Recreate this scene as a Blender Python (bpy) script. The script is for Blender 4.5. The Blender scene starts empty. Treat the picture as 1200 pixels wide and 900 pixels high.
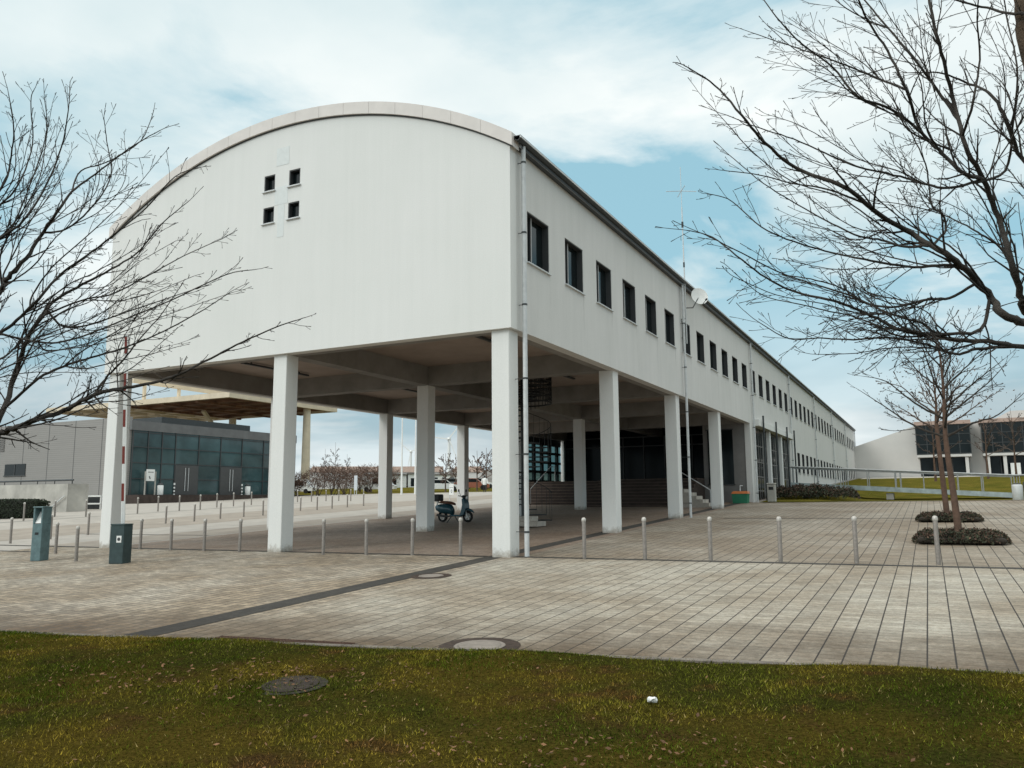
import bpy, bmesh, math, random
import numpy as np
from mathutils import Vector, Matrix
from mathutils.geometry import tessellate_polygon

# ------------------------------------------------------------------ camera
sc = bpy.context.scene
COL = sc.collection
FPX = 942.672                                  # focal length in pixels of a 1200 px wide picture
CAM = Vector((8.297, -16.103, 1.312))
YAW, PITCH, ROLL = math.radians(-27.2121), math.radians(8.1094), math.radians(-0.399)
FW = Vector((math.sin(YAW)*math.cos(PITCH), math.cos(YAW)*math.cos(PITCH), math.sin(PITCH)))
_r = Vector((math.cos(YAW), -math.sin(YAW), 0)); _u = _r.cross(FW)
RT = _r*math.cos(ROLL) + _u*math.sin(ROLL); UP = -_r*math.sin(ROLL) + _u*math.cos(ROLL)
cam = bpy.data.cameras.new('camera'); camo = bpy.data.objects.new('camera', cam); COL.objects.link(camo)
cam.sensor_width = 36; cam.lens = FPX/1200*36; cam.clip_start = .1; cam.clip_end = 9000
camo.matrix_world = Matrix(((RT.x, UP.x, -FW.x, CAM.x), (RT.y, UP.y, -FW.y, CAM.y), (RT.z, UP.z, -FW.z, CAM.z), (0, 0, 0, 1)))
sc.camera = camo

# ------------------------------------------------------------------ light, sky, exposure
SUN_EL, SUN_AZ = 33, 207                       # azimuth clockwise from +Y
sd = Vector((math.sin(math.radians(SUN_AZ))*math.cos(math.radians(SUN_EL)), math.cos(math.radians(SUN_AZ))*math.cos(math.radians(SUN_EL)), math.sin(math.radians(SUN_EL))))
sun = bpy.data.lights.new('sun', 'SUN'); suno = bpy.data.objects.new('sun', sun); COL.objects.link(suno)
sun.energy = 1.0; sun.angle = math.radians(22); sun.color = (1, .96, .9)
suno.rotation_euler = (-sd).to_track_quat('-Z', 'Y').to_euler()
W = bpy.data.worlds.new('World'); sc.world = W; W.use_nodes = True
nt = W.node_tree; N = nt.nodes; L = nt.links; N.clear()
def nd(t, **k):
    n = N.new(t)
    for a, v in k.items(): setattr(n, a, v)
    return n
out = nd('ShaderNodeOutputWorld'); bg = nd('ShaderNodeBackground'); bg.inputs[1].default_value = .1
sky = nd('ShaderNodeTexSky'); sky.sky_type = 'NISHITA'; sky.sun_disc = False
sky.sun_elevation = math.radians(SUN_EL); sky.sun_rotation = math.radians(SUN_AZ); sky.air_density = 1.2; sky.dust_density = 1.5; sky.ozone_density = 1.6
tc = nd('ShaderNodeTexCoord'); sep = nd('ShaderNodeSeparateXYZ'); L.new(tc.outputs['Generated'], sep.inputs[0])
def mth(op, a, b=None, clamp=False):
    n = nd('ShaderNodeMath', operation=op, use_clamp=clamp)
    for i, v in enumerate((a, b)):
        if v is None: continue
        if isinstance(v, (int, float)): n.inputs[i].default_value = v
        else: L.new(v, n.inputs[i])
    return n.outputs[0]
zz = mth('ADD', mth('MAXIMUM', sep.outputs[2], 0.0), .16)
cmb = nd('ShaderNodeCombineXYZ'); L.new(mth('DIVIDE', sep.outputs[0], zz), cmb.inputs[0]); L.new(mth('DIVIDE', sep.outputs[1], zz), cmb.inputs[1])
def noise(scale, off, det=6, rough=.55, dist=0):
    mp = nd('ShaderNodeMapping'); mp.inputs['Location'].default_value = off; L.new(cmb.outputs[0], mp.inputs[0])
    n = nd('ShaderNodeTexNoise'); n.inputs['Scale'].default_value = scale; n.inputs['Detail'].default_value = det
    n.inputs['Roughness'].default_value = rough; n.inputs['Distortion'].default_value = dist; L.new(mp.outputs[0], n.inputs[0]); return n.outputs[0]
def ramp(inp, stops):
    r = nd('ShaderNodeValToRGB'); e = r.color_ramp.elements
    while len(e) < len(stops): e.new(.5)
    for el, (p, c) in zip(e, stops): el.position = p; el.color = (*c, 1) if len(c) == 3 else c
    L.new(inp, r.inputs[0]); return r.outputs[0]
def mix(f, a, b):
    m = nd('ShaderNodeMix', data_type='RGBA')
    for s, v in ((m.inputs[0], f), (m.inputs[6], a), (m.inputs[7], b)):
        if isinstance(v, (int, float)): s.default_value = v
        elif isinstance(v, tuple): s.default_value = (*v, 1)
        else: L.new(v, s)
    return m.outputs[2]
n1 = noise(.85, (3.35, 1.2, 0), 9, .56, .35)
n2 = noise(.9, (7.4, 2.2, 3), 6, .55)
thin = mix(.85, sky.outputs[0], (3.3, 5.9, 6.95))              # blue seen through a thin high veil
white = mix(ramp(n2, [(.35, (0, 0, 0)), (.65, (1, 1, 1))]), (9.1, 9.5, 9.35), (6.0, 7.3, 7.6))
m1 = ramp(n1, [(.445, (0, 0, 0)), (.50, (.62, .62, .62)), (.56, (1, 1, 1))])
body = mix(m1, thin, white)
nlow = noise(.42, (1.2, 8.8, 5), 5, .5)
grey = mix(n2, (4.2, 5.1, 5.5), (3.1, 4.1, 4.6))              # grey bank low over the horizon
low = mix(ramp(nlow, [(.49, (0, 0, 0)), (.60, (1, 1, 1))]), grey, (7.6, 8.2, 8.3))
elev = ramp(mth('MAXIMUM', sep.outputs[2], 0.0), [(.03, (.92, .92, .92)), (.26, (.0, .0, .0))])
skyc = mix(ramp(sep.outputs[2], [(.55, (0, 0, 0)), (.8, (.8, .8, .8))]), mix(elev, body, low), (8.3, 7.9, 7.2))   # warm grey added overhead, out of view, to warm the light
# extra gain overhead and around the veiled sun, out of view, brightens the scene
dt = nd('ShaderNodeVectorMath', operation='DOT_PRODUCT'); L.new(tc.outputs['Generated'], dt.inputs[0]); dt.inputs[1].default_value = sd
glow = mth('MULTIPLY', mth('POWER', mth('MAXIMUM', dt.outputs['Value'], 0.0), 3.0), .5)
zen = mth('MULTIPLY', ramp(sep.outputs[2], [(.55, (0, 0, 0)), (1.0, (1, 1, 1))]), 1.3)
gain = mth('ADD', mth('ADD', glow, zen), 1.0)
vm = nd('ShaderNodeVectorMath', operation='SCALE'); L.new(skyc, vm.inputs[0]); L.new(gain, vm.inputs['Scale'])
L.new(vm.outputs[0], bg.inputs[0]); L.new(bg.outputs[0], out.inputs[0])
vs = sc.view_settings; vs.view_transform = 'Standard'; vs.look = 'None'; vs.exposure = 0.13; vs.gamma = 1; vs.use_curve_mapping = False

# ------------------------------------------------------------------ ground height and photo rays
GX, GY = .005866, .037483
def sst(a, b, x):
    t = min(1, max(0, (x-a)/(b-a))); return t*t*(3-2*t)
def gz(x, y):
    z = GX*x + GY*min(y, 105)
    if x < -24: z += .3*sst(-25, -30, x)*(1-sst(25, 42, y))
    z -= .42*sst(2.5, 5.5, x)*sst(27, 33, y)*(1-sst(41, 54, y))
    return z
def ray(px, py): return FW + RT*((px-600)/FPX) + UP*((450-py)/FPX)
def gp(px, py, h=0.0):                          # where a sight line meets the sloping ground
    d = ray(px, py); n = Vector((-GX, -GY, 1)); t = (h - n.dot(CAM))/n.dot(d); p = CAM + d*t
    return Vector((p.x, p.y, gz(p.x, p.y)))
def at(px, py, D): return CAM + ray(px, py)*D
def onz(px, py, z):
    d = ray(px, py); return CAM + d*((z-CAM.z)/d.z)

# ------------------------------------------------------------------ materials
MATS = {}
def mat(name, col, rough=.7, var=0.0, scale=3.0, metal=0.0, bump=0.0, bscale=30.0, col2=None, stretch=(1, 1, 1), spec=.4, island=0.0, alpha=None):
    m = bpy.data.materials.new(name); m.use_nodes = True; t = m.node_tree; b = t.nodes['Principled BSDF']
    b.inputs['Roughness'].default_value = rough; b.inputs['Metallic'].default_value = metal; b.inputs['Specular IOR Level'].default_value = spec
    b.inputs['Base Color'].default_value = (*col, 1)
    tcn = t.nodes.new('ShaderNodeTexCoord'); mp = t.nodes.new('ShaderNodeMapping'); mp.inputs['Scale'].default_value = stretch
    t.links.new(tcn.outputs['Object'], mp.inputs[0])
    last = None
    if var or col2:
        n = t.nodes.new('ShaderNodeTexNoise'); n.inputs['Scale'].default_value = scale; n.inputs['Detail'].default_value = 6; n.inputs['Roughness'].default_value = .6
        t.links.new(mp.outputs[0], n.inputs[0])
        r = t.nodes.new('ShaderNodeValToRGB'); r.color_ramp.elements[0].position = .32; r.color_ramp.elements[1].position = .68
        c2 = col2 or tuple(c*(1-var) for c in col)
        r.color_ramp.elements[0].color = (*c2, 1); r.color_ramp.elements[1].color = (*[min(1, c*(1+var*.4)) for c in col], 1)
        t.links.new(n.outputs[0], r.inputs[0]); last = r.outputs[0]
    if island:
        g = t.nodes.new('ShaderNodeNewGeometry'); h = t.nodes.new('ShaderNodeHueSaturation')
        mr = t.nodes.new('ShaderNodeMapRange'); mr.inputs[3].default_value = 1-island; mr.inputs[4].default_value = 1+island
        t.links.new(g.outputs['Random Per Island'], mr.inputs[0]); t.links.new(mr.outputs[0], h.inputs['Value'])
        if last: t.links.new(last, h.inputs['Color'])
        else: h.inputs['Color'].default_value = (*col, 1)
        last = h.outputs[0]
    if last: t.links.new(last, b.inputs['Base Color'])
    if bump:
        n2_ = t.nodes.new('ShaderNodeTexNoise'); n2_.inputs['Scale'].default_value = bscale; n2_.inputs['Detail'].default_value = 4
        t.links.new(mp.outputs[0], n2_.inputs[0]); bp = t.nodes.new('ShaderNodeBump'); bp.inputs['Strength'].default_value = bump; bp.inputs['Distance'].default_value = .02
        t.links.new(n2_.outputs[0], bp.inputs['Height']); t.links.new(bp.outputs[0], b.inputs['Normal'])
    MATS[name] = m; return m

class NT:                                        # small node builder for the surface materials
    def __init__(s, name, rough=.8):
        s.m = bpy.data.materials.new(name); s.m.use_nodes = True; s.t = s.m.node_tree; s.b = s.t.nodes['Principled BSDF']
        s.b.inputs['Roughness'].default_value = rough; s.b.inputs['Specular IOR Level'].default_value = .3
        s.co = s.t.nodes.new('ShaderNodeTexCoord').outputs['Object']; sp = s.t.nodes.new('ShaderNodeSeparateXYZ'); s.t.links.new(s.co, sp.inputs[0])
        s.x, s.y, s.z = sp.outputs
    def _set(s, sock, v):
        if isinstance(v, (int, float)): sock.default_value = v
        elif isinstance(v, tuple): sock.default_value = (*v, 1) if len(v) == 3 and sock.type == 'RGBA' else v
        else: s.t.links.new(v, sock)
    def math(s, op, a, b=0.0, clamp=False):
        n = s.t.nodes.new('ShaderNodeMath'); n.operation = op; n.use_clamp = clamp; s._set(n.inputs[0], a); s._set(n.inputs[1], b); return n.outputs[0]
    def noise(s, scale, stretch=(1, 1, 1), det=5, rough=.6, off=(0, 0, 0)):
        mp = s.t.nodes.new('ShaderNodeMapping'); mp.inputs['Scale'].default_value = stretch; mp.inputs['Location'].default_value = off; s.t.links.new(s.co, mp.inputs[0])
        n = s.t.nodes.new('ShaderNodeTexNoise'); n.inputs['Scale'].default_value = scale; n.inputs['Detail'].default_value = det; n.inputs['Roughness'].default_value = rough
        s.t.links.new(mp.outputs[0], n.inputs[0]); return n.outputs[0]
    def ramp(s, v, lo, hi, a=(0, 0, 0), b=(1, 1, 1)):
        r = s.t.nodes.new('ShaderNodeValToRGB'); e = r.color_ramp.elements
        e[0].position = lo; e[1].position = hi; e[0].color = (*a, 1); e[1].color = (*b, 1); s._set(r.inputs[0], v); return r.outputs[0]
    def mix(s, f, a, b, mode='MIX'):
        n = s.t.nodes.new('ShaderNodeMix'); n.data_type = 'RGBA'; n.blend_type = mode; s._set(n.inputs[0], f); s._set(n.inputs[6], a); s._set(n.inputs[7], b); return n.outputs[2]
    def white(s, v):
        n = s.t.nodes.new('ShaderNodeTexWhiteNoise'); n.noise_dimensions = '3D'; s.t.links.new(v, n.inputs[0]); return n.outputs[0]
    def vec(s, a, b, c=0.0):
        n = s.t.nodes.new('ShaderNodeCombineXYZ'); s._set(n.inputs[0], a); s._set(n.inputs[1], b); s._set(n.inputs[2], c); return n.outputs[0]
    def done(s, col, bump=None, st=.3, dist=.01):
        s._set(s.b.inputs['Base Color'], col)
        if bump is not None:
            bp = s.t.nodes.new('ShaderNodeBump'); bp.inputs['Strength'].default_value = st; bp.inputs['Distance'].default_value = dist
            s._set(bp.inputs['Height'], bump); s.t.links.new(bp.outputs[0], s.b.inputs['Normal'])
        return s.m

def paver_mat(name, base, sx, sy, jx, jy, dark, tilevar=.16, stain=(.62, .55, .47), ox=0.0, stag=.5, stain_lo=.42):
    """Concrete pavers: columns sx wide (joint jx), rows sy long (joint jy), every stone its own tone, stains of their own shape."""
    n = NT(name)
    u = n.math('DIVIDE', n.math('ADD', n.x, ox), sx); iu = n.math('FLOOR', u); fu = n.math('FRACT', u)
    rnd = n.white(n.vec(iu, 3.3)); v = n.math('ADD', n.math('DIVIDE', n.y, sy), n.math('MULTIPLY', rnd, stag)); iv = n.math('FLOOR', v); fv = n.math('FRACT', v)
    wob = n.math('MULTIPLY', n.math('SUBTRACT', n.noise(9), .5), .5)
    tu = n.math('ADD', n.math('MULTIPLY', n.math('MINIMUM', fu, n.math('SUBTRACT', 1.0, fu)), sx), n.math('MULTIPLY', wob, jx))
    tv = n.math('ADD', n.math('MULTIPLY', n.math('MINIMUM', fv, n.math('SUBTRACT', 1.0, fv)), sy), n.math('MULTIPLY', wob, jy))
    a = n.ramp(n.math('DIVIDE', tu, jx), .35, .8); b = n.ramp(n.math('DIVIDE', tv, jy), .35, .8)
    tone = n.white(n.vec(iu, iv)); t2 = n.math('ADD', 1-tilevar/2, n.math('MULTIPLY', tone, tilevar))
    col = n.mix(1.0, base, n.vec(t2, t2, t2), 'MULTIPLY')
    big = n.ramp(n.noise(.33, (1, 1, 1), 6, .62), stain_lo, .62, stain, (1, 1, 1)); col = n.mix(1.0, col, big, 'MULTIPLY')
    mid = n.ramp(n.noise(2.2, (1, 1, 1), 5, .7, (5, 2, 0)), .3, .7, (.92, .91, .895), (1.04, 1.04, 1.04)); col = n.mix(1.0, col, mid, 'MULTIPLY')
    sp_ = n.ramp(n.noise(14, det=5, rough=.75, off=(1, 3, 0)), .36, .62, (.74, .72, .69), (1.1, 1.1, 1.1)); col = n.mix(1.0, col, sp_, 'MULTIPLY')
    # earth washed out of the lawn along its edge
    ed = n.math('ADD', n.math('MULTIPLY', n.math('SUBTRACT', n.y, -9.55), .9866), n.math('MULTIPLY', n.math('SUBTRACT', n.x, -2.57), -.1634))
    dirt = n.ramp(n.math('ADD', n.math('MULTIPLY', ed, .36), n.math('MULTIPLY', n.math('SUBTRACT', n.noise(.7, (1, 1, 1), 6, .65, (2, 7, 0)), .5), 1.7)), .02, .86, (.42, .355, .30), (1, 1, 1)); col = n.mix(1.0, col, dirt, 'MULTIPLY')
    fine = n.ramp(n.noise(60, det=3), .3, .7, (.72, .82, .82), (1.16, 1.16, 1.16)); col = n.mix(1.0, col, fine, 'MULTIPLY')
    col = n.mix(a, dark, col); col = n.mix(b, n.mix(.7, col, dark), col)
    return n.done(col, n.math('MULTIPLY', a, b), .5, .006)

M_pave = paver_mat('pale_pavers', (.42, .366, .31), .24, .16, .013, .008, (.03, .024, .02), .32, (.74, .68, .62), ox=.0)
M_back = paver_mat('brown_pavers', (.35, .295, .245), .24, .16, .013, .008, (.03, .024, .02), .32, (.72, .66, .6), ox=.0)  # same pavers as the pale plaza with a darker, browner base
M_fore = paver_mat('forecourt_pavers', (.42, .357, .297), .2, .2, .02, .02, (.075, .062, .052), .5, (.72, .65, .57))
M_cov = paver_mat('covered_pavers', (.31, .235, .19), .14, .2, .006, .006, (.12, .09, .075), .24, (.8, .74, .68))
M_band = paver_mat('basalt_setts', (.08, .07, .061), .1, .1, .01, .01, (.035, .03, .03), .3, (.7, .7, .7))
M_kerb = mat('kerb_stone', (.2, .17, .145), .85, .4, 5, bump=.4)
M_lane = mat('lane_paving', (.385, .35, .31), .85, .16, 1.1, bump=.2)
M_lane2 = mat('lane_paving_brown', (.31, .265, .22), .85, .2, 1.1, bump=.2)
M_ground = mat('far_ground', (.26, .24, .21), .9, .3, .1)

def plaster():
    n = NT('white_render', .85)
    st = n.noise(1.0, (5, 5, .22), 6, .65); fine = n.noise(40, det=3); big = n.noise(.25, (1, 1, 1), 5)
    c = n.mix(n.ramp(st, .35, .75), (.765, .755, .735), (.735, .727, .706)); c = n.mix(1.0, c, n.ramp(big, .3, .7, (.94, .95, .94), (1, 1, 1)), 'MULTIPLY')
    c = n.mix(1.0, c, n.ramp(fine, .3, .7, (.96, .96, .96), (1.03, 1.03, 1.03)), 'MULTIPLY')
    hg = n.math('SUBTRACT', n.z, n.math('ADD', n.math('MULTIPLY', n.x, GX), n.math('MULTIPLY', n.y, GY)))
    sp_ = n.ramp(n.math('ADD', hg, n.math('MULTIPLY', n.math('SUBTRACT', n.noise(7, det=5, rough=.7), .5), .45)), .02, .2, (.5, .46, .41), (1, 1, 1)); c = n.mix(1.0, c, sp_, 'MULTIPLY')
    return n.done(c, fine, .25, .004)
M_white = plaster()
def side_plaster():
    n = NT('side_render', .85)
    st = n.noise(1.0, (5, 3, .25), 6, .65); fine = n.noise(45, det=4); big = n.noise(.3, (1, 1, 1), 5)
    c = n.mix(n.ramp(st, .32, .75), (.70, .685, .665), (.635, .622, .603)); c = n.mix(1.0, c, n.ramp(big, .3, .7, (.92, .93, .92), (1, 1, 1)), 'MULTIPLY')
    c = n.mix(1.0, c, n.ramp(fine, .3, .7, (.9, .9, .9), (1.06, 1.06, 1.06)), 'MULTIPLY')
    f_ = n.math('FRACT', n.math('DIVIDE', n.math('ADD', n.math('SUBTRACT', n.y, 2.19), n.math('MULTIPLY', n.math('SUBTRACT', n.noise(2.5), .5), .25)), 2.3088))
    d_ = n.math('MINIMUM', f_, n.math('SUBTRACT', 1.0, f_)); ln_ = n.ramp(d_, .0, .035, (1, 1, 1), (0, 0, 0))
    up_ = n.math('MULTIPLY', n.ramp(n.math('MULTIPLY', n.z, .1), .56, .69), n.ramp(n.math('MULTIPLY', n.z, .1), .696, .70, (1, 1, 1), (0, 0, 0)))
    k_ = n.math('MULTIPLY', n.math('MULTIPLY', ln_, up_), n.ramp(n.noise(.8, (1, 3, 1), 3), .35, .65))
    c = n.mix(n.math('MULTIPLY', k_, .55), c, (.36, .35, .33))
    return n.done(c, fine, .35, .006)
M_side = side_plaster()
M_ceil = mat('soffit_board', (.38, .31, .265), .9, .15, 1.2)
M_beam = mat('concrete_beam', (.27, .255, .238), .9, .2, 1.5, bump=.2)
M_grey = mat('grey_render', (.2, .19, .182), .9, .2, 1.2)
M_cap = mat('roof_edge_panel', (.68, .63, .595), .6, .08, 2)
M_roof = mat('roof_sheet', (.34, .35, .36), .5, .1, 2)
M_zinc = mat('zinc', (.6, .61, .61), .5, .15, 6, metal=.1)
M_rail = mat('galvanised_rail', (.36, .37, .37), .5, .2, 6, metal=.3)
M_dark = mat('dark_metal', (.045, .05, .052), .5, .2, 5)
M_black = mat('black_metal', (.015, .017, .018), .55)
M_glass = mat('dark_glass', (.007, .011, .012), .08, spec=.25)
M_teal = mat('tinted_glass', (.045, .088, .095), .05, .55, .3, spec=.5)
M_frame = mat('window_frame', (.05, .052, .054), .5)
M_reveal = mat('reveal', (.42, .42, .41), .8)
M_patch = mat('patched_render', (.70, .72, .71), .85, .06, 8)
M_bollard = mat('bollard_steel', (.27, .24, .215), .5, .25, 20, metal=.2)
M_boll_hd = mat('bollard_cap', (.5, .47, .43), .4, .15, 20, metal=.2)
M_gboxa = mat('green_grey_paint', (.105, .165, .165), .45, .25, 7)
M_gboxb = mat('dark_green_paint', (.035, .06, .062), .45, .25, 7)
M_tealpaint = mat('blue_green_paint', (.12, .19, .2), .45, .3, 6)
M_red = mat('red_stripe', (.2, .035, .025), .5)
M_wpaint = mat('white_paint', (.78, .78, .76), .5, .08, 4)
M_cream = mat('cream_timber', (.66, .56, .42), .7, .15, .8)
M_brownw = mat('brown_timber', (.2, .1, .055), .8, .45, .5, stretch=(1, 4, 1))
M_conc = mat('raw_concrete', (.44, .42, .38), .9, .3, .9, bump=.3)
M_step = mat('brick_steps', (.06, .043, .036), .9, .35, 3, bump=.3)
M_stepl = mat('light_steps', (.45, .41, .36), .9, .25, 3)
M_bark = mat('dark_bark', (.045, .037, .03), .9, .5, 9, bump=.6, bscale=60)
M_barkl = mat('lichen_bark', (.105, .07, .045), .9, .5, 5, bump=.7, bscale=50)
M_twig = mat('twig', (.035, .03, .027), .9, .3, 5)
M_twigr = mat('red_twig', (.125, .075, .055), .9, .3, 3, island=.4)
M_twigb = mat('brown_twig', (.105, .075, .06), .9, .4, 1, island=.5)
M_leafd = mat('dead_leaf', (.16, .08, .036), .85, .3, 3, island=.5)
M_shrub = mat('low_shrub', (.045, .05, .028), .85, .4, 3, island=.6)
M_shrubr = mat('dry_shrub', (.085, .05, .033), .85, .4, 3, island=.6)
M_hedge = mat('hedge_leaf', (.03, .042, .024), .85, .3, 3, island=.6)

def shingle():
    n = NT('grey_shingle', .85)
    u = n.math('FRACT', n.math('DIVIDE', n.z, .2)); jb = n.ramp(u, .04, .14, (.62, .62, .62), (1, 1, 1))
    col = n.mix(n.noise(1.2, (.3, .3, 3)), (.26, .247, .235), (.32, .305, .288)); col = n.mix(1.0, col, jb, 'MULTIPLY')
    k = n.math('FRACT', n.math('DIVIDE', n.x, 4.1)); col = n.mix(n.ramp(k, .015, .03), (.08, .08, .08), col)
    return n.done(col, u, .3, .02)
M_shing = shingle()
def lawn_mat(name, ga=(.052, .058, .012), gb=(.10, .075, .014), br=(.085, .045, .015)):
    n = NT(name, .95)
    a = n.noise(.7, det=6); b = n.noise(1.7, det=5, off=(4, 1, 0)); f = n.noise(35, det=4)
    c = n.mix(n.ramp(a, .40, .6), ga, gb); c = n.mix(n.ramp(b, .56, .70), c, br)
    c = n.mix(1.0, c, n.ramp(f, .3, .7, (.4, .4, .4), (1.35, 1.35, 1.35)), 'MULTIPLY')
    n.b.inputs['Specular IOR Level'].default_value = 0
    return n.done(c, f, .8, .03)
M_lawn = lawn_mat('lawn_soil', (.034, .034, .008), (.065, .048, .010), (.05, .03, .012))
M_bank = lawn_mat('bank_grass', (.085, .085, .016), (.15, .125, .025), (.12, .08, .025))
def blade_mat():
    n = NT('grass_blade', .8)
    a = n.noise(.7, det=6); b = n.noise(1.7, det=5, off=(4, 1, 0))
    c = n.mix(n.ramp(a, .44, .58), (.108, .124, .018), (.215, .172, .028)); c = n.mix(n.ramp(b, .56, .66), c, (.17, .10, .032)); c = n.mix(n.ramp(n.noise(.55, det=5, off=(9, 4, 0)), .49, .58), c, (.055, .086, .009))
    g = n.t.nodes.new('ShaderNodeNewGeometry'); r = g.outputs['Random Per Island']
    c = n.mix(1.0, c, n.ramp(r, 0, .93, (.25, .28, .25), (1.75, 1.65, 1.5)), 'MULTIPLY'); c = n.mix(n.ramp(r, .955, .965), c, (.36, .28, .12))
    c = n.mix(1.0, c, n.ramp(n.noise(13, det=3, rough=.7), .36, .62, (.45, .47, .42), (1.35, 1.3, 1.25)), 'MULTIPLY')
    n.b.inputs['Specular IOR Level'].default_value = 0; n.b.inputs['Roughness'].default_value = 1
    return n.done(c)
M_blade = blade_mat()
def clear_glass():
    m = bpy.data.materials.new('clear_glass'); m.use_nodes = True; t = m.node_tree; t.nodes.remove(t.nodes['Principled BSDF'])
    a = t.nodes.new('ShaderNodeBsdfTransparent'); a.inputs[0].default_value = (.42, .54, .54, 1); g = t.nodes.new('ShaderNodeBsdfGlossy'); g.inputs[1].default_value = .03
    mx = t.nodes.new('ShaderNodeMixShader'); mx.inputs[0].default_value = .08; t.links.new(a.outputs[0], mx.inputs[1]); t.links.new(g.outputs[0], mx.inputs[2])
    t.links.new(mx.outputs[0], t.nodes['Material Output'].inputs[0]); return m
M_clear = clear_glass()

# ------------------------------------------------------------------ mesh builder and object helpers
class MB:
    def __init__(s): s.v = []; s.f = []; s.sm = []
    def add(s, vs, fs, smooth=False):
        o = len(s.v); s.v += [tuple(v) for v in vs]; s.f += [tuple(i+o for i in f) for f in fs]; s.sm += [smooth]*len(fs); return s
    def box(s, x0, y0, z0, x1, y1, z1):
        return s.add([(x0, y0, z0), (x1, y0, z0), (x1, y1, z0), (x0, y1, z0), (x0, y0, z1), (x1, y0, z1), (x1, y1, z1), (x0, y1, z1)],
                     [(0, 3, 2, 1), (4, 5, 6, 7), (0, 1, 5, 4), (1, 2, 6, 5), (2, 3, 7, 6), (3, 0, 4, 7)])
    def bbox(s, x0, y0, z0, x1, y1, z1, b=.02, seg=2):
        bm = bmesh.new(); bmesh.ops.create_cube(bm, size=1)
        for v in bm.verts: v.co = Vector(((x0+x1)/2+v.co.x*(x1-x0), (y0+y1)/2+v.co.y*(y1-y0), (z0+z1)/2+v.co.z*(z1-z0)))
        bmesh.ops.bevel(bm, geom=bm.edges[:], offset=b, segments=seg, affect='EDGES', profile=.5)
        bm.verts.index_update(); s.add([v.co[:] for v in bm.verts], [[v.index for v in f.verts] for f in bm.faces]); bm.free(); return s
    def bar(s, a, b, w, h=None):
        a, b = Vector(a), Vector(b); d = (b-a).normalized(); up = Vector((0, 0, 1)) if abs(d.z) < .99 else Vector((0, 1, 0))
        x = d.cross(up).normalized()*(w/2); y = x.cross(d).normalized()*((h or w)/2)
        P = [a-x-y, a+x-y, a+x+y, a-x+y, b-x-y, b+x-y, b+x+y, b-x+y]
        return s.add(P, [(0, 3, 2, 1), (4, 5, 6, 7), (0, 1, 5, 4), (1, 2, 6, 5), (2, 3, 7, 6), (3, 0, 4, 7)])
    def tube(s, pts, rad, n=8, cap=True):
        pts = [Vector(p) for p in pts]; m = len(pts)
        if isinstance(rad, (int, float)): rad = [rad]*m
        t = (pts[1]-pts[0]).normalized(); ref = Vector((0, 0, 1)) if abs(t.z) < .9 else Vector((1, 0, 0)); x = t.cross(ref).normalized(); vs = []
        for i, p in enumerate(pts):
            t = (pts[min(i+1, m-1)]-pts[max(i-1, 0)]); t = t.normalized() if t.length > 1e-9 else Vector((0, 0, 1))
            x = x-t*x.dot(t); x = x.normalized() if x.length > 1e-6 else t.orthogonal().normalized(); y = t.cross(x)
            for k in range(n):
                a = 2*math.pi*k/n; vs.append(p+(x*math.cos(a)+y*math.sin(a))*rad[i])
        fs = [(i*n+k, i*n+(k+1) % n, (i+1)*n+(k+1) % n, (i+1)*n+k) for i in range(m-1) for k in range(n)]
        s.add(vs, fs, n > 4)
        if cap and n > 4: s.add([vs[k] for k in range(n)], [tuple(range(n-1, -1, -1))]); s.add([vs[(m-1)*n+k] for k in range(n)], [tuple(range(n))])
        return s
    def lathe(s, prof, n=16, c=(0, 0, 0)):
        vs = [(c[0]+r*math.cos(2*math.pi*k/n), c[1]+r*math.sin(2*math.pi*k/n), c[2]+z) for r, z in prof for k in range(n)]; m = len(prof)
        fs = [(i*n+k, i*n+(k+1) % n, (i+1)*n+(k+1) % n, (i+1)*n+k) for i in range(m-1) for k in range(n)]
        s.add(vs, fs, True); s.add([vs[(m-1)*n+k] for k in range(n)], [tuple(range(n))]); return s
    def prism(s, pts, off):
        n = len(pts); P = [Vector(p) for p in pts]; o = Vector(off); tri = tessellate_polygon([P])
        s.add(P, [tuple(t) for t in tri]); s.add([p+o for p in P], [tuple(reversed(t)) for t in tri])
        return s.add(P+[p+o for p in P], [(i, (i+1) % n, n+(i+1) % n, n+i) for i in range(n)])
    def holed(s, outer, holes, off):                      # flat wall with openings and reveals, thickness off
        polys = [[Vector(p) for p in outer]]+[[Vector(p) for p in h] for h in holes]; allp = [p for q in polys for p in q]; o = Vector(off)
        tri = tessellate_polygon(polys); s.add(allp, [tuple(t) for t in tri]); s.add([p+o for p in allp], [tuple(reversed(t)) for t in tri])
        for q in polys:
            n = len(q); s.add(q+[p+o for p in q], [(i, (i+1) % n, n+(i+1) % n, n+i) for i in range(n)])
        return s
    def build(s, name, m, parent=None, fix=True):
        me = bpy.data.meshes.new(name); me.from_pydata(s.v, [], s.f)
        me.polygons.foreach_set('use_smooth', s.sm); me.materials.append(m)
        if fix:
            bm = bmesh.new(); bm.from_mesh(me); bmesh.ops.recalc_face_normals(bm, faces=bm.faces[:]); bm.to_mesh(me); bm.free()
        o = bpy.data.objects.new(name, me); COL.objects.link(o)
        if parent: o.parent = parent
        return o

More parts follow.
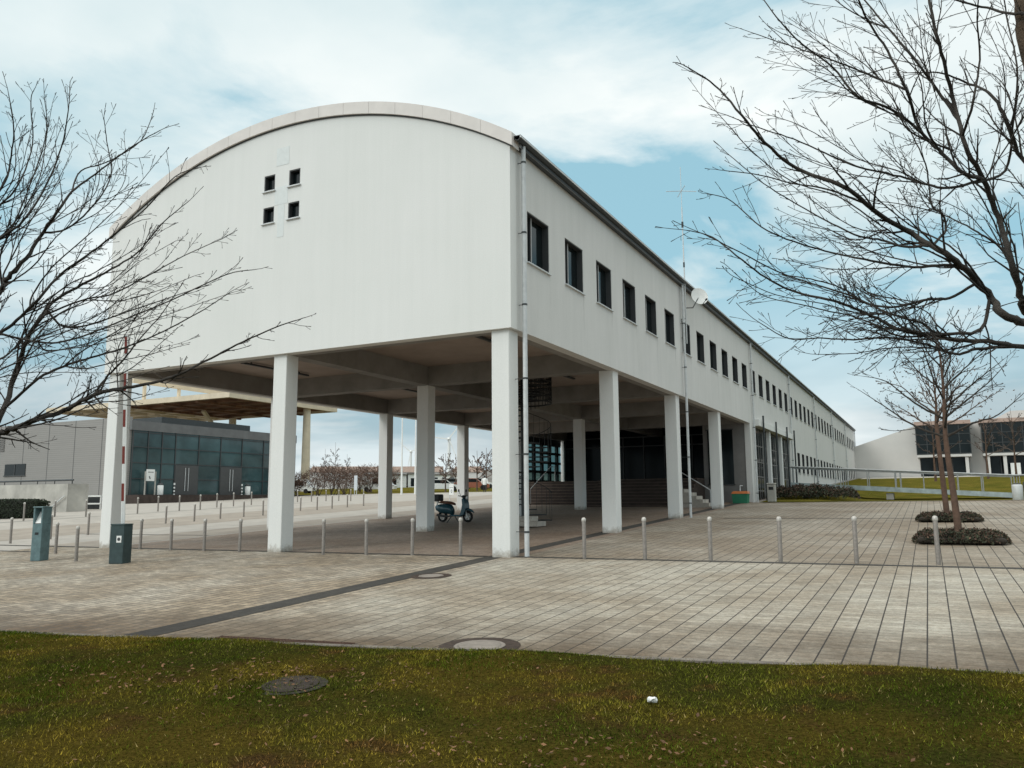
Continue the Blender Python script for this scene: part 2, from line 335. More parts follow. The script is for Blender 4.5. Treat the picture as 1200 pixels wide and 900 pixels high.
def tag(o, label=None, cat=None, group=None, kind=None):
    if label: o['label'] = label
    if cat: o['category'] = cat
    if group: o['group'] = group
    if kind: o['kind'] = kind
    return o
def empty(name, loc, label, cat, group=None, rz=0.0):
    o = bpy.data.objects.new(name, None); o.empty_display_size = .2; COL.objects.link(o); o.location = loc; o.rotation_euler.z = rz
    return tag(o, label, cat, group)
def struct(o, label, kind='structure'): return tag(o, label, o.name.split('.')[0].replace('_', ' '), None, kind)
def dup(o, parent=None):
    c = o.copy(); COL.objects.link(c)
    if parent: c.parent = parent
    for ch in list(o.children): dup(ch, c)
    return c
def sheet(name, m, x0, y0, x1, y1, lift, step=3.0, label=''):
    nx = max(1, int((x1-x0)/step)); ny = max(1, int((y1-y0)/step))
    vs = [(x0+(x1-x0)*i/nx, y0+(y1-y0)*j/ny) for j in range(ny+1) for i in range(nx+1)]
    mb = MB(); mb.add([(x, y, gz(x, y)+lift) for x, y in vs], [(j*(nx+1)+i, j*(nx+1)+i+1, (j+1)*(nx+1)+i+1, (j+1)*(nx+1)+i) for j in range(ny) for i in range(nx)])
    return struct(mb.build(name, m, fix=False), label or name)

# ------------------------------------------------------------------ ground and paving
mb = MB()
gx_ = [-3000, -1500, -700, -400, -250, -180, -120, -90, -70]+[x for x in range(-60, 31, 3)]+[45, 70, 110, 180, 300, 600, 1500, 3000]
gy_ = [-600, -200, -90, -50]+[y for y in range(-33, 61, 3)]+[70, 85, 105, 140, 200, 400, 900, 2000, 4000]
mb.add([(x, y, gz(x, y)-((.35 if x < 110 else .008) if x > 2 and 28 < y < 86 else .008)) for y in gy_ for x in gx_], [(j*len(gx_)+i, j*len(gx_)+i+1, (j+1)*len(gx_)+i+1, (j+1)*len(gx_)+i) for j in range(len(gy_)-1) for i in range(len(gx_)-1)])
struct(mb.build('ground', M_ground, fix=False), 'dull grey brown ground under and beyond the plaza')
sheet('plaza', M_back, -.02, .32, 42, 26.9, .004, label='browner plaza pavers beyond the drain channel')
sheet('plaza', M_pave, -.02, -30, 42, .32, .004, label='pale plaza of long paver strips with dark joints')
sheet('forecourt', M_fore, -16.5, -30, -.02, .32, .004, label='fine brownish grey pavers left of the dark band')
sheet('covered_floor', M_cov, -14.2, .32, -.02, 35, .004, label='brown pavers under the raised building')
sheet('road', M_lane, -64, -30, -16.5, 60, .004, label='pale paved lanes left of the building')
sheet('road', M_lane, -16.5, .32, -14.2, 60, .004, label='narrow pale strip beside the left pillars')
sheet('road', M_lane2, -27, -30, -21.3, 60, .008, label='brown lane between the bollard rows')
sheet('road', M_lane2, -17.2, .4, -14.4, 60, .008, label='brown paved margin along the left pillars')
sheet('paving_band', M_band, -.77, -30, -.32, 27.6, .009, label='dark sett band running along the facade line')
sheet('paving_band', M_band, -.27, .22, 42, .42, .009, label='thin dark drain channel along the right bollards')
sheet('paving_band', M_band, -24, .16, -.80, .34, .012, label='thin dark drain channel along the left bollards')
sheet('paving_band', M_band, 1.5, 13.9, 42, 14.05, .009, label='thin dark joint across the plaza behind the trees')
sheet('paving_band', M_band, -30, -1.3, -14.6, -1.18, .012, label='thin dark joint across the lanes by the ticket machine')
sheet('paving_band', M_band, -36, 4.6, -14.5, 4.72, .013, label='thin dark joint across the lanes behind the ticket machine')
# lawn in front: its edge runs a little oblique to the building
E0 = Vector((-2.57, -9.55)); EU = Vector((11.47, 1.9)).normalized(); EV = Vector((EU.y, -EU.x))      # EV points toward the viewer
def lawn_pt(u, v): return E0+EU*u+EV*v
rng = random.Random(5)
def lawn_z(p, v): return gz(p.x, p.y)+.02+.035*min(1, v/.5)+.018*math.sin(p.x*1.7+.4)*math.sin(p.y*1.3)
mb = MB(); us = [-45, -30, -20, -12]+[u*.5 for u in range(-16, 49)]+[30, 40, 55]; vsr = [0, .1, .25, .5]+[.5+.4*k for k in range(1, 22)]+[12, 16, 24, 36]
pts = []
for v in vsr:
    for u in us:
        p = lawn_pt(u, v+(.035*math.sin(u*2.3)+.025*math.sin(u*7.1) if v < .2 else 0)); pts.append((p.x, p.y, lawn_z(p, v)))
mb.add(pts, [(j*len(us)+i, j*len(us)+i+1, (j+1)*len(us)+i+1, (j+1)*len(us)+i) for j in range(len(vsr)-1) for i in range(len(us)-1)], True)
lawn = struct(mb.build('lawn', M_lawn, fix=False), 'mossy winter lawn in the foreground')
mb = MB()
for k in range(-40, 50):                                  # kerb of single stones
    a, b = lawn_pt(k*1.0+.006, -.06), lawn_pt(k*1.0+.994, -.06); a2, b2 = lawn_pt(k*1.0+.006, .03), lawn_pt(k*1.0+.994, .03)
    q = [(p.x, p.y, gz(p.x, p.y)) for p in (a, b, b2, a2)]; mb.prism(q, (0, 0, .022))
struct(mb.build('kerb', M_kerb), 'narrow brown kerb between plaza and lawn')

# ------------------------------------------------------------------ the raised white building
H, ZE, BW, BL = 5.213, 9.66, 14.17, 97.0
ROWS = [.345+6.927*k for k in range(4)]; COLS = [-.345, -7.09, -13.835]
bd = empty('office_building', (0, 0, 0), 'long white barrel roofed building raised on square pillars', 'building')
def arc(n, r=13.2, x0=0.0, x1=-BW, zadd=0.0):
    c = (x0+x1)/2; hw = abs(x1-x0)/2; zc = ZE-math.sqrt(13.2**2-7.085**2)
    return [(c+hw*math.cos(math.pi*0)*(1-2*k/n), zc+zadd+math.sqrt(max(0, r*r-(hw*(1-2*k/n))**2))) for k in range(n+1)]
A = arc(48)
outer = [(0, 0, H)]+[(x, 0, z) for x, z in A]+[(-BW, 0, H)]
SMALL = [(-7.80, 9.90), (-6.885, 9.90), (-7.80, 8.96), (-6.885, 8.96)]
holes = [[(x, 0, z), (x+.40, 0, z), (x+.40, 0, z+.47), (x, 0, z+.47)] for x, z in SMALL]
MB().holed(outer, holes, (0, .3, 0)).build('gable_wall', M_white, bd)
YW = [13.853*b+.9+2.309*k for b in range(7) for k in range(6)]
YW = [y for y in YW if y < 96]
ZW0, ZW1 = 7.0, 8.29
LOWW = [y for y in YW if y > 44]
ZL0, ZL1 = 3.0, 4.45
GA0, GA1 = 28.95, 41.3
outer = [(0, .3, H), (0, 27.72, H), (0, 27.72, .9), (0, GA0, .9), (0, GA0, 5.13), (0, GA1, 5.13), (0, GA1, .9), (0, BL, .9), (0, BL, ZE), (0, .3, ZE)]
holes = [[(0, y, ZW0), (0, y+1.27, ZW0), (0, y+1.27, ZW1), (0, y, ZW1)] for y in YW]+[[(0, y, ZL0), (0, y+1.27, ZL0), (0, y+1.27, ZL1), (0, y, ZL1)] for y in LOWW]
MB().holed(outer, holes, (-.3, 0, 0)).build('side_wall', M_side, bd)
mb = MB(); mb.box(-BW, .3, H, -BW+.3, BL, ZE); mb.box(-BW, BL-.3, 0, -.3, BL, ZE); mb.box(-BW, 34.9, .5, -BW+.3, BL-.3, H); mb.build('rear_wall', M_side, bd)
# roof vault
AR = arc(40, 13.2, .16, -BW-.16, .05); mb = MB(); n = len(AR)
P = [(x, .28, z+.02) for x, z in AR]+[(x, BL, z+.02) for x, z in AR]+[(x, .28, z+.12) for x, z in AR]+[(x, BL, z+.12) for x, z in AR]
mb.add(P, [(i, i+1, n+i+1, n+i) for i in range(n-1)]+[(2*n+i, 3*n+i, 3*n+i+1, 2*n+i+1) for i in range(n-1)]+[(i, 2*n+i, 2*n+i+1, i+1) for i in range(n-1)]+[(n+i, n+i+1, 3*n+i+1, 3*n+i) for i in range(n-1)]+[(0, n, 3*n, 2*n), (n-1, 3*n-1, 4*n-1, 2*n-1)], True)
mb.build('roof', M_roof, bd)
# roof edge of single panels over the gable
NP = 17; A2 = arc(NP*4, 13.2, .1, -BW-.1, 0.0); mb = MB()
for i in range(NP):
    seg = A2[i*4:i*4+5]; g = .004
    lo = [Vector((x, 0, z-.02)) for x, z in seg]; hi = [Vector((x, 0, z+.31)) for x, z in seg]
    for a in (lo, hi):
        d = (a[1]-a[0]).normalized()*g; a[0] = a[0]+d; a[-1] = a[-1]-d
    mb.prism([(p.x, -.085, p.z) for p in lo]+[(p.x, -.085, p.z) for p in reversed(hi)], (0, .38, 0))
mb.build('roof_edge', M_cap, bd)
mb = MB(); lo = [(x, -.03, z-.05) for x, z in A2]; hi = [(x, -.03, z-.024) for x, z in A2]
mb.prism(lo+hi[::-1], (0, .028, 0)); mb.build('edge_shadow_strip', M_dark, bd)  # dark strip stands in for the shadow line under the roof edge
# eaves and gutter
mb = MB(); mb.box(.003, .3, ZE-.02, .17, BL, ZE+.05); mb.build('eaves_board', M_dark, bd)
mb = MB(); n = 8; prof = [(.19+.085*math.cos(a), ZE+.14+.085*math.sin(a)) for a in [math.pi+math.pi*k/n for k in range(n+1)]]
prof2 = [(.19+.072*math.cos(a), ZE+.14+.072*math.sin(a)) for a in [2*math.pi-math.pi*k/n for k in range(n+1)]]
mb.prism([(x, .02, z) for x, z in prof+prof2], (0, BL-.02, 0)); mb.build('gutter', M_dark, bd)
MB().box(.262, .015, ZE+.115, .29, BL, ZE+.158).build('gutter_bead', M_zinc, bd)
mb = MB(); mb.box(.10, .02, ZE+.16, .28, BL, ZE+.178); mb.build('gutter_lip', M_black, bd)
# windows: glazing, frame, sill
def window(name, w, h, x_axis, mullions, deep):
    """local: opening spans u 0..w along the wall, z 0..h; wall normal away from the building is n"""
    u = Vector(x_axis[0]); nn = Vector(x_axis[1]); z = Vector((0, 0, 1)); q = lambda a, b, c: u*a+nn*b+z*c
    def slab(mb, a0, a1, b0, b1, c0, c1):
        P = [q(a, b, c) for c in (c0, c1) for b in (b0, b1) for a in (a0, a1)]
        return mb.add(P, [(0, 2, 3, 1), (4, 5, 7, 6), (0, 1, 5, 4), (1, 3, 7, 5), (3, 2, 6, 7), (2, 0, 4, 6)])
    g = slab(MB(), .02, w-.02, -deep-.03, -deep-.01, .02, h-.02).build(name, M_glass, bd)
    f = MB(); t = .03
    for a0, a1, c0, c1 in ((.004, t, .004, h-.004), (w-t, w-.004, .004, h-.004), (t, w-t, .004, t), (t, w-t, h-t, h-.004)): slab(f, a0, a1, -deep-.008, -.012, c0, c1)
    for a in mullions: slab(f, a*w-.03, a*w+.03, -deep-.006, -deep+.045, t, h-t)
    f.build('window_frame', M_frame, g)
    if mullions:
        m_ = MB(); slab(m_, mullions[0]*w-.02, mullions[0]*w+.02, -deep+.03, -deep+.06, t, h-t); m_.build('mullion', M_reveal, g)
    s = MB(); slab(s, -.04, w+.04, -.012, .06, -.032, -.002); s.build('window_sill', M_zinc, g)
    return g
w0 = window('window', 1.27, ZW1-ZW0, ((0, 1, 0), (1, 0, 0)), (.36,), .17)
sp = MB(); sp.box(-.13, .055, ZW1-ZW0-.17, -.155, 1.215, ZW1-ZW0-.055); 
for i, y in enumerate(YW):
    w = w0 if i == 0 else dup(w0, bd); w.location = (0, y, ZW0)
w1 = window('window', 1.27, ZL1-ZL0, ((0, 1, 0), (1, 0, 0)), (.36,), .17)
for i, y in enumerate(LOWW):
    w = w1 if i == 0 else dup(w1, bd); w.location = (0, y, ZL0)
w2 = window('window', .40, .47, ((1, 0, 0), (0, -1, 0)), (), .13)
for i, (x, z) in enumerate(SMALL):
    w = w2 if i == 0 else dup(w2, bd); w.location = (x, 0, z)
for x0, x1, z0, z1 in ((-7.36, -6.9, 10.58, 11.1), (-7.385, -6.91, 9.44, 9.96), (-7.26, -7.02, 8.5, 9.435)): MB().box(x0, -.006, z0, x1, .05, z1).build('render_patch', M_patch, bd)
# pillars
pw = .23
for ci, cx in enumerate(COLS):
    for ri, ry in enumerate(ROWS):
        g0 = gz(cx, ry)-.1
        MB().bbox(cx-pw, ry-pw, g0, cx+pw, ry+pw, H, .012, 1).build('pillar', M_white, bd)
# beams and ceiling
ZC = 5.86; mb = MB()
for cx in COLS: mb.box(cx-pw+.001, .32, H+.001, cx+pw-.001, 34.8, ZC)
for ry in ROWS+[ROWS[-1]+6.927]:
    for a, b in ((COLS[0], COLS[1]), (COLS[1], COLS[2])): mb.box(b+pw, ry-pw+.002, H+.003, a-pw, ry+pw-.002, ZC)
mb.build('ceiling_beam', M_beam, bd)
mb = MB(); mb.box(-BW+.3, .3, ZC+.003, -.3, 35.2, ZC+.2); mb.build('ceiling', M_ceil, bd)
for cx, y0 in ((-2.6, 1.5), (-8.6, 1.2), (-11.5, 3.0), (-3.4, 8.6), (-8.2, 8.4), (-10.6, 9.5), (-3.0, 15.6), (-8.9, 15.4)):
    mb = MB(); mb.box(cx-.05, y0, ZC-.1, cx+.05, y0+3.2, ZC-.04); mb.box(cx-.015, y0+.4, ZC-.04, cx+.015, y0+.45, ZC); mb.box(cx-.015, y0+2.7, ZC-.04, cx+.015, y0+2.75, ZC)
    mb.build('ceiling_lamp', M_dark, bd)
# downpipes with brackets
def downpipe(x, y, z0, z1, r=.05, kink=None):
    mb = MB(); mb.tube([(x, y, z0), (x, y, z1)], r, 12); p = mb.build('downpipe', M_zinc, bd)
    b = MB(); z = z0+.55
    while z < z1-.3:
        b.tube([(x, y, z-.02), (x, y, z+.02)], r+.009, 12); b.bar((x, y, z), (x-.28 if x > -1 else x+.25, y, z), .014); z += 1.75
    b.build('pipe_bracket', M_dark, p)
downpipe(.15, .42, gz(.15, .42), ZE+.07, .055)
downpipe(.13, 14.6, gz(0, 14.6), ZE+.07)
for y in (28.35, 41.75, 55.4, 69.2, 83.1, 96.6): downpipe(.11, y, gz(0, y)-.1, ZE+.07)
downpipe(-14.30, .42, gz(-14.3, .4), ZE-.4); downpipe(-14.3, 14.5, gz(-14.3, 14.5), ZE-.4)
# glazed stair front on the long side
gl = MB(); gl.box(-.16, GA0, .9, -.12, GA1, 5.13); gl = gl.build('glass_front', M_glass, bd)
mb = MB(); y = GA0+.25
k = 0
while y < GA1-.1: mb.box(-.118, y, 1.0, -.102, y+(.045 if k % 2 else .07), 5.13); y += .62; k += 1
for z in (1.62, 2.4, 3.2, 4.1): mb.box(-.119, GA0, z, -.104, GA1, z+.05)
mb.build('glazing_bar', M_grey, gl)
mb = MB()
for y in (33.0, 37.2): mb.bbox(-.1, y, gz(0, y)-.05, .1, y+.38, 5.13, .012, 1)
mb.build('front_column', M_white, bd)
MB().bbox(-.28, GA0-.2, 5.135, .3, GA1+.2, 5.5, .015, 1).build('lintel', M_white, bd)
for y in (29.6, 33.8, 37.9, 41.0):
    mb = MB(); mb.tube([(.38, y, gz(.4, y)), (.38, y, 5.75)], .05, 8); mb.build('steel_post', M_dark, bd)
# dark glazed entrance at the back of the covered space
FL = 2.32
fr = MB(); fr.box(-BW+.31, 34.72, FL, -2.6, 34.76, ZC); fr = fr.build('entrance_glazing', mat('entrance_glass', (.005, .008, .009), .12, spec=.08), bd)
mb = MB()
for x in (-BW+.4, -12.6, -11.1, -9.6, -8.2, -6.8, -5.9, -5.0, -3.8, -2.62): mb.box(x, 34.64, FL, x+.07, 34.717, H)
for z in (FL+.02, FL+2.3, FL+2.9): mb.box(-BW+.35, 34.65, z, -2.6, 34.716, z+.07)
mb.build('entrance_frame', M_frame, fr)
mb = MB(); mb.box(-6.0, 34.66, FL+.9, -5.96, 34.6, FL+1.5); mb.box(-5.82, 34.66, FL+.9, -5.78, 34.6, FL+1.5); mb.build('door_handle', M_zinc, fr)
cg = MB(); cg.box(-BW+.03, 29.2, FL, -BW+.05, 34.7, 4.85); cg = cg.build('corner_glazing', M_clear, bd)
MB().box(-BW+.002, 29.1, 4.86, -BW+.1, 34.7, ZC).build('glazing_panel', M_dark, bd)
mb = MB()
for y in (29.1, 30.3, 31.5, 32.7, 33.9): mb.box(-BW-.02, y, FL, -BW+.14, y+.28, 4.86)
for z in (FL, FL+.62, FL+1.24, FL+1.86, FL+2.44): mb.box(-BW-.003, 29.3, z, -BW+.12, 34.6, z+.16)
mb.build('corner_frame', M_frame, cg)
mb = MB(); mb.box(-2.55, 27.75, .8, -2.4, 35.2, H); mb.box(-2.4, 27.78, .8, -.303, 27.95, H); mb.build('entrance_side_wall', M_grey, bd)
sw = MB(); sw.box(-2.3, 27.755, 2.0, -.95, 27.772, 4.9); sw = sw.build('side_window', M_glass, bd)
mb = MB(); mb.box(-2.38, 27.74, 1.94, -.9, 27.753, 2.0); mb.box(-2.38, 27.74, 4.9, -.9, 27.753, 4.96); mb.box(-1.75, 27.74, 2.0, -1.7, 27.753, 4.9); mb.build('side_window_frame', M_frame, sw)
# broad entrance steps and landing
st = MB(); td = MB(); ns = 9
for k in range(ns):
    z1 = .75+(FL-.75)*(k+1)/ns; ya, yb = 26.6+.30*k, 23.5+.34*k
    st.box(-BW+.2, ya, .5, -8.0, 34.6 if k == ns-1 else ya+.30, z1-.04); td.box(-BW+.2, ya-.03, z1-.038, -8.0, 34.6 if k == ns-1 else ya+.27, z1)
    st.box(-7.997, yb, .5, -2.56, 34.6 if k == ns-1 else yb+.34, z1-.04); td.box(-7.997, yb-.03, z1-.038, -2.56, 34.6 if k == ns-1 else yb+.31, z1)
st.build('entrance_steps', M_step, bd); td.build('step_treads', mat('step_tread', (.12, .088, .07), .85, .3, 2.5), bd)
st = MB()
for k in range(6):
    z1 = .72+.165*(k+1); x1 = -.75-.29*k; st.box(-2.55, 22.3, .5, x1, 23.48, z1) if k == 5 else st.box(x1-.29, 22.3, .5, x1, 23.48, z1)
st.build('side_steps', M_stepl, bd)
mb = MB()
for x in (-12.4, -8.15): mb.tube([(x, 26.4, 1.0), (x, 26.4, 1.85), (x, 29.3, 3.25), (x, 29.9, 3.25), (x, 29.9, FL)], .024, 8)
mb.tube([(-.95, 22.35, .8), (-.95, 22.35, 1.65), (-2.3, 22.35, 2.5), (-2.3, 22.35, 1.7)], .024, 8)
mb.tube([(-.5, 26.9, .95), (-.5, 26.9, 1.9), (-.5, 27.6, 1.9)], .024, 8)
mb.build('handrail', M_zinc, bd)

# ------------------------------------------------------------------ spiral staircase under the building
sx, sy = -4.85, 10.3; sg = gz(sx, sy)
sp = empty('spiral_staircase', (sx, sy, sg), 'dark steel spiral staircase behind the corner pillar', 'staircase')
MB().tube([(0, 0, 0), (0, 0, ZC-sg)], .075, 12).build('centre_pole', M_dark, sp)
tr = MB(); NS = 29; rise = (ZC-sg)/NS; turn = math.radians(27)
for k in range(NS):
    a0 = k*turn+.6; a1 = a0+turn*1.05; z = rise*(k+1)
    q = [(.07*math.cos(a0), .07*math.sin(a0), z-.04), (1.03*math.cos(a0), 1.03*math.sin(a0), z-.04), (1.03*math.cos((a0+a1)/2), 1.03*math.sin((a0+a1)/2), z-.04), (1.03*math.cos(a1), 1.03*math.sin(a1), z-.04), (.07*math.cos(a1), .07*math.sin(a1), z-.04)]
    tr.prism(q, (0, 0, .04))
tr.build('tread', M_black, sp)
rl = MB()
for k in range(NS*2):
    a = k*turn/2+.6; z = rise*(k/2+1); rl.tube([(1.04*math.cos(a), 1.04*math.sin(a), z-.04), (1.04*math.cos(a), 1.04*math.sin(a), min(z+.95, ZC-sg-.01))], .007, 5)
rl.tube([(1.04*math.cos(k*turn/2+.6), 1.04*math.sin(k*turn/2+.6), min(rise*(k/2+1)+.97, ZC-sg-.03)) for k in range(NS*2)], .014, 6)
rl.build('railing', M_black, sp)
dr = MB()
for k in range(40):                                        # bar cage round the top turn
    a = 2*math.pi*k/40; top = ZC-sg; bot = top-1.25+.25*math.sin(a+1.2); dr.tube([(1.07*math.cos(a), 1.07*math.sin(a), bot), (1.07*math.cos(a), 1.07*math.sin(a), top)], .016, 5)
for j in range(6): dr.tube([(1.075*math.cos(2*math.pi*k/32), 1.075*math.sin(2*math.pi*k/32), ZC-sg-.12-.19*j) for k in range(33)], .028, 6, False)
dr.build('bar_cage', M_black, sp)
MB().bbox(-.35, -1.25, 0, 1.15, -.55, .17, .01, 1).bbox(-.35, -1.1, .172, .85, -.55, .34, .01, 1).build('base_step', M_stepl, sp)

# ------------------------------------------------------------------ antenna mast and dish on the facade
mx, my = .2, 14.72
am = empty('antenna_mast', (mx, my, 7.3), 'thin antenna mast with four crossed radials above the eaves', 'antenna')
MB().tube([(0, 0, 0), (0, 0, 3.9)], .026, 8).tube([(0, 0, 3.9), (0, 0, 5.6)], .022, 8).build('mast', M_zinc, am)
MB().tube([(0, 0, 4.75), (0, 0, 4.98)], .045, 8).tube([(0, 0, 3.1), (0, 0, 3.3)], .036, 8).build('mast_clamp', M_dark, am)
mb = MB()
for k in range(4):
    a = .5+k*math.pi/2; mb.tube([(0, 0, 6.28), (.62*math.cos(a), .62*math.sin(a), 6.26)], .014, 5)
mb.tube([(0, 0, 5.6), (0, 0, 7.3)], .012, 5); mb.build('radial_rods', M_zinc, am)
mb = MB()
for z in (.25, 1.0, 2.35): mb.bar((0, 0, z), (-.2, 0, z), .03)
mb.build('wall_bracket', M_dark, am)
dd = empty('satellite_dish', (.2, 14.78, 8.75), 'round white satellite dish on the mast by the eaves', 'satellite dish')
face = Vector((.62, -.74, .22)).normalized(); q = face.to_track_quat('Z', 'Y').to_matrix(); cc = Vector((.35, .75, .58)); R_ = .36
mb = MB(); vs = []; nr = 6
for i in range(nr+1):
    for k in range(28):
        r = R_*i/nr; vs.append(cc+q @ Vector((r*math.cos(2*math.pi*k/28), r*math.sin(2*math.pi*k/28), .5*r*r)))
fs = [(i*28+k, i*28+(k+1) % 28, (i+1)*28+(k+1) % 28, (i+1)*28+k) for i in range(nr) for k in range(28)]
mb.add(vs, fs, True); mb.add([v-face*.02 for v in vs], [tuple(reversed(f)) for f in fs], True); o = len(vs)
mb.add([vs[nr*28+k] for k in range(28)]+[vs[nr*28+k]-face*.02 for k in range(28)], [(k, (k+1) % 28, 28+(k+1) % 28, 28+k) for k in range(28)])
mb.build('reflector', M_wpaint, dd)
lnb = cc+face*.33+q @ Vector((.12, -.28, 0))
MB().tube([cc+q @ Vector((.1, -.34, .04)), lnb], .012, 6).tube([(0, 0, 0), (.2, .3, .05), cc-face*.03], .022, 8).build('support_arm', M_dark, dd)
MB().tube([lnb-face*.05, lnb+face*.05], .035, 10).build('receiver_head', M_black, dd)

# ------------------------------------------------------------------ bollards
ORD = ['first', 'second', 'third', 'fourth', 'fifth', 'sixth', 'seventh', 'eighth', 'ninth', 'tenth', 'eleventh', 'twelfth']
b0 = empty('bollard', (0, 0, 0), 'x', 'bollard', 'steel bollards round the building')
MB().lathe([(.041, -.02), (.041, .79), (.038, .80)], 16).build('post', M_bollard, b0)
MB().lathe([(.045, .792), (.05, .81), (.049, .838), (.04, .862), (.024, .876), (.006, .88)], 16).build('cap', M_boll_hd, b0)
used = []
def bollards(pix, labels):
    for (px, py), lb in zip(pix, labels):
        o = b0 if not used else dup(b0); used.append(o); p = gp(px, py); o.location = p; o.rotation_euler = (rng.uniform(-.008, .008), rng.uniform(-.008, .008), rng.uniform(0, 6)); o['label'] = lb
bollards([(685, 655), (756, 656), (833, 657), (915, 659), (1004, 660.5), (1100, 662)], ['plaza bollard, %s to the right of the corner pillar' % o for o in ORD])
bollards([(539.7, 651), (483, 651), (429, 651), (378.7, 650)], ['front row bollard, %s to the left of the corner pillar' % o for o in ORD])
bollards([(280.5, 647), (239, 646), (200, 645), (164, 643.7)], ['front row bollard, %s to the left of the second front pillar' % o for o in ORD])
bollards([(89, 658)], ['nearest bollard, between the ticket machine and the dark barrier box'])
bollards([(65, 649)], ['bollard close behind the ticket machine on its right side'])
bollards([(59, 632), (12, 637), (103, 627)], ['bollard right behind the top of the ticket machine', 'bollard at the left edge, left of the ticket machine', 'lane bollard midway between ticket machine and left pillar'])
def far_bollards(pix, labels):                            # known height gives their distance
    for (px, py, pt), lb in zip(pix, labels):
        D = FPX*.86/(py-pt); o = dup(b0); used.append(o); p = at(px, py, D); p.z = gz(p.x, p.y); o.location = p; o['label'] = lb
bollards([(194, 614.5), (227.5, 612), (258, 609), (285.5, 606.8), (308, 605)], ['middle row bollard behind the left bay, %s from the left pillar' % o for o in ORD])
bollards([(352, 600), (371.5, 598.7), (389, 597.3), (407, 595.7), (426, 594)], ['middle row bollard right of the second front pillar, %s from it' % o for o in ORD])
far_bollards([(27.5, 610, 589), (64, 607, 588), (100.5, 605, 585.5)], ['bollard in front of the dark hedge', 'bollard just right of the hedge end', 'bollard in front of the white rails'])
far_bollards([(161, 601, 582.5), (185, 599, 581.5), (210, 598, 580.5), (234.5, 596.5, 579.3), (254, 594.5, 578.4), (273.5, 593, 577.3), (294.5, 591.7, 576.5)], ['far row bollard below the glass front, %s from the left pillar' % o for o in ORD])
far_bollards([(348.5, 589, 575.3), (365, 588, 574.5), (382, 587, 574), (397, 586, 573), (411, 587, 573.5), (426, 584, 571.5)], ['far row bollard before the brown shrubs, %s from the cream column' % o for o in ORD])

# ------------------------------------------------------------------ ticket machine and barrier
p = gp(46, 657)
tm = empty('ticket_machine', p, 'tall blue green ticket machine with a recessed panel at far left', 'ticket machine', rz=math.radians(18))
w, d, h = .14, .16, 1.34
mb = MB(); mb.bbox(-w, -d, 0, w, d, .93, .01, 1); mb.bbox(-w, -d, .93, -w+.05, d, h, .008, 1); mb.bbox(w-.05, -d, .93, w, d, h, .008, 1); mb.bbox(-w+.05, .05, .93, w-.05, d, h, .006, 1); mb.bbox(-w-.01, -d-.02, h, w+.01, d+.01, h+.035, .01, 1)
mb.build('housing', M_tealpaint, tm)
MB().prism([(-.085, -.14, .95), (.085, -.14, .95), (.085, .02, 1.24), (-.085, .02, 1.24)], (0, .012, .008)).build('control_panel', M_wpaint, tm)
MB().box(-.05, -d-.006, .66, .05, -d-.001, .72).build('ticket_slot', M_black, tm)
p = gp(141, 660.3)
br = empty('parking_barrier', p, 'parking barrier with dark green box and raised striped arm', 'barrier', rz=math.radians(16))
mb = MB(); mb.bbox(-.2, -.16, 0, .17, .16, .91, .01, 1); mb.bbox(-.208, -.168, .91, .178, .168, .94, .01, 1)
mb.build('cabinet', M_gboxb, br)
MB().box(-.204, -.15, .04, -.2005, .15, .88).build('cabinet_door', M_gboxa, br)
mb = MB(); mb.box(-.02, -.166, .5, .11, -.1605, .66); mb.build('label_plate', M_wpaint, br)
MB().tube([(.045, -.172, .58), (.045, -.1665, .58)], .04, 12).build('lock_plate', M_dark, br)
MB().box(-.21, -.13, .74, -.2045, -.02, .82).box(-.214, .03, .6, -.2045, .1, .72).build('sticker', M_wpaint, br)
arm = MB(); arm.bbox(-.045, -.03, -.2, .045, .03, 4.72, .01, 1); arm = arm.build('barrier_arm', M_wpaint, br); arm.location = (-.15, .21, .9); arm.rotation_euler = (0, math.radians(-2.1), math.radians(35))
mb = MB()
for z in (.58, 1.49, 2.4, 3.31, 4.24): mb.box(-.047, -.032, z, .012, .032, z+.43)
mb.build('red_stripe', M_red, arm)

# ------------------------------------------------------------------ scooter under the building
p = gp(533.5, 612.3)
vv = gp(550.5, 612.3)-gp(516.5, 612.2); ang = math.atan2(vv.y, vv.x)
scq = empty('scooter', p, 'teal motor scooter with brown seat and black top box parked under the building', 'scooter', rz=ang)
M_spaint = mat('scooter_teal', (.02, .075, .1), .22, spec=.6); M_seat = mat('seat_brown', (.14, .055, .03), .6, .2, 9); M_tyre = mat('tyre', (.015, .015, .015), .85); M_chrome = mat('rim_grey', (.55, .55, .53), .35, metal=.6)
wb = .59
for x in (-wb, wb):
    ring = [(x+.175*math.cos(2*math.pi*k/24), 0, .235+.175*math.sin(2*math.pi*k/24)) for k in range(25)]
    wh = MB().tube(ring, .052, 8, False).build('wheel', M_tyre, scq)
    r2 = [(x+.135*math.cos(2*math.pi*k/24), 0, .235+.135*math.sin(2*math.pi*k/24)) for k in range(25)]
    mb = MB().tube(r2, .022, 6, False).tube([(x, -.06, .235), (x, .06, .235)], .035, 10)
    for k in range(5): mb.bar((x, 0, .235), (x+.13*math.cos(k*1.2566), 0, .235+.13*math.sin(k*1.2566)), .025)
    mb.build('rim', M_chrome, wh)
def loft(mb, secs, n=14):                                 # sections (x, z, half width, half height)
    vs = [(x, wd*math.cos(2*math.pi*k/n), z+ht*math.sin(2*math.pi*k/n)) for x, z, wd, ht in secs for k in range(n)]; m = len(secs)
    mb.add(vs, [(i*n+k, i*n+(k+1) % n, (i+1)*n+(k+1) % n, (i+1)*n+k) for i in range(m-1) for k in range(n)]+[tuple(range(n-1, -1, -1)), tuple((m-1)*n+k for k in range(n))], True); return mb
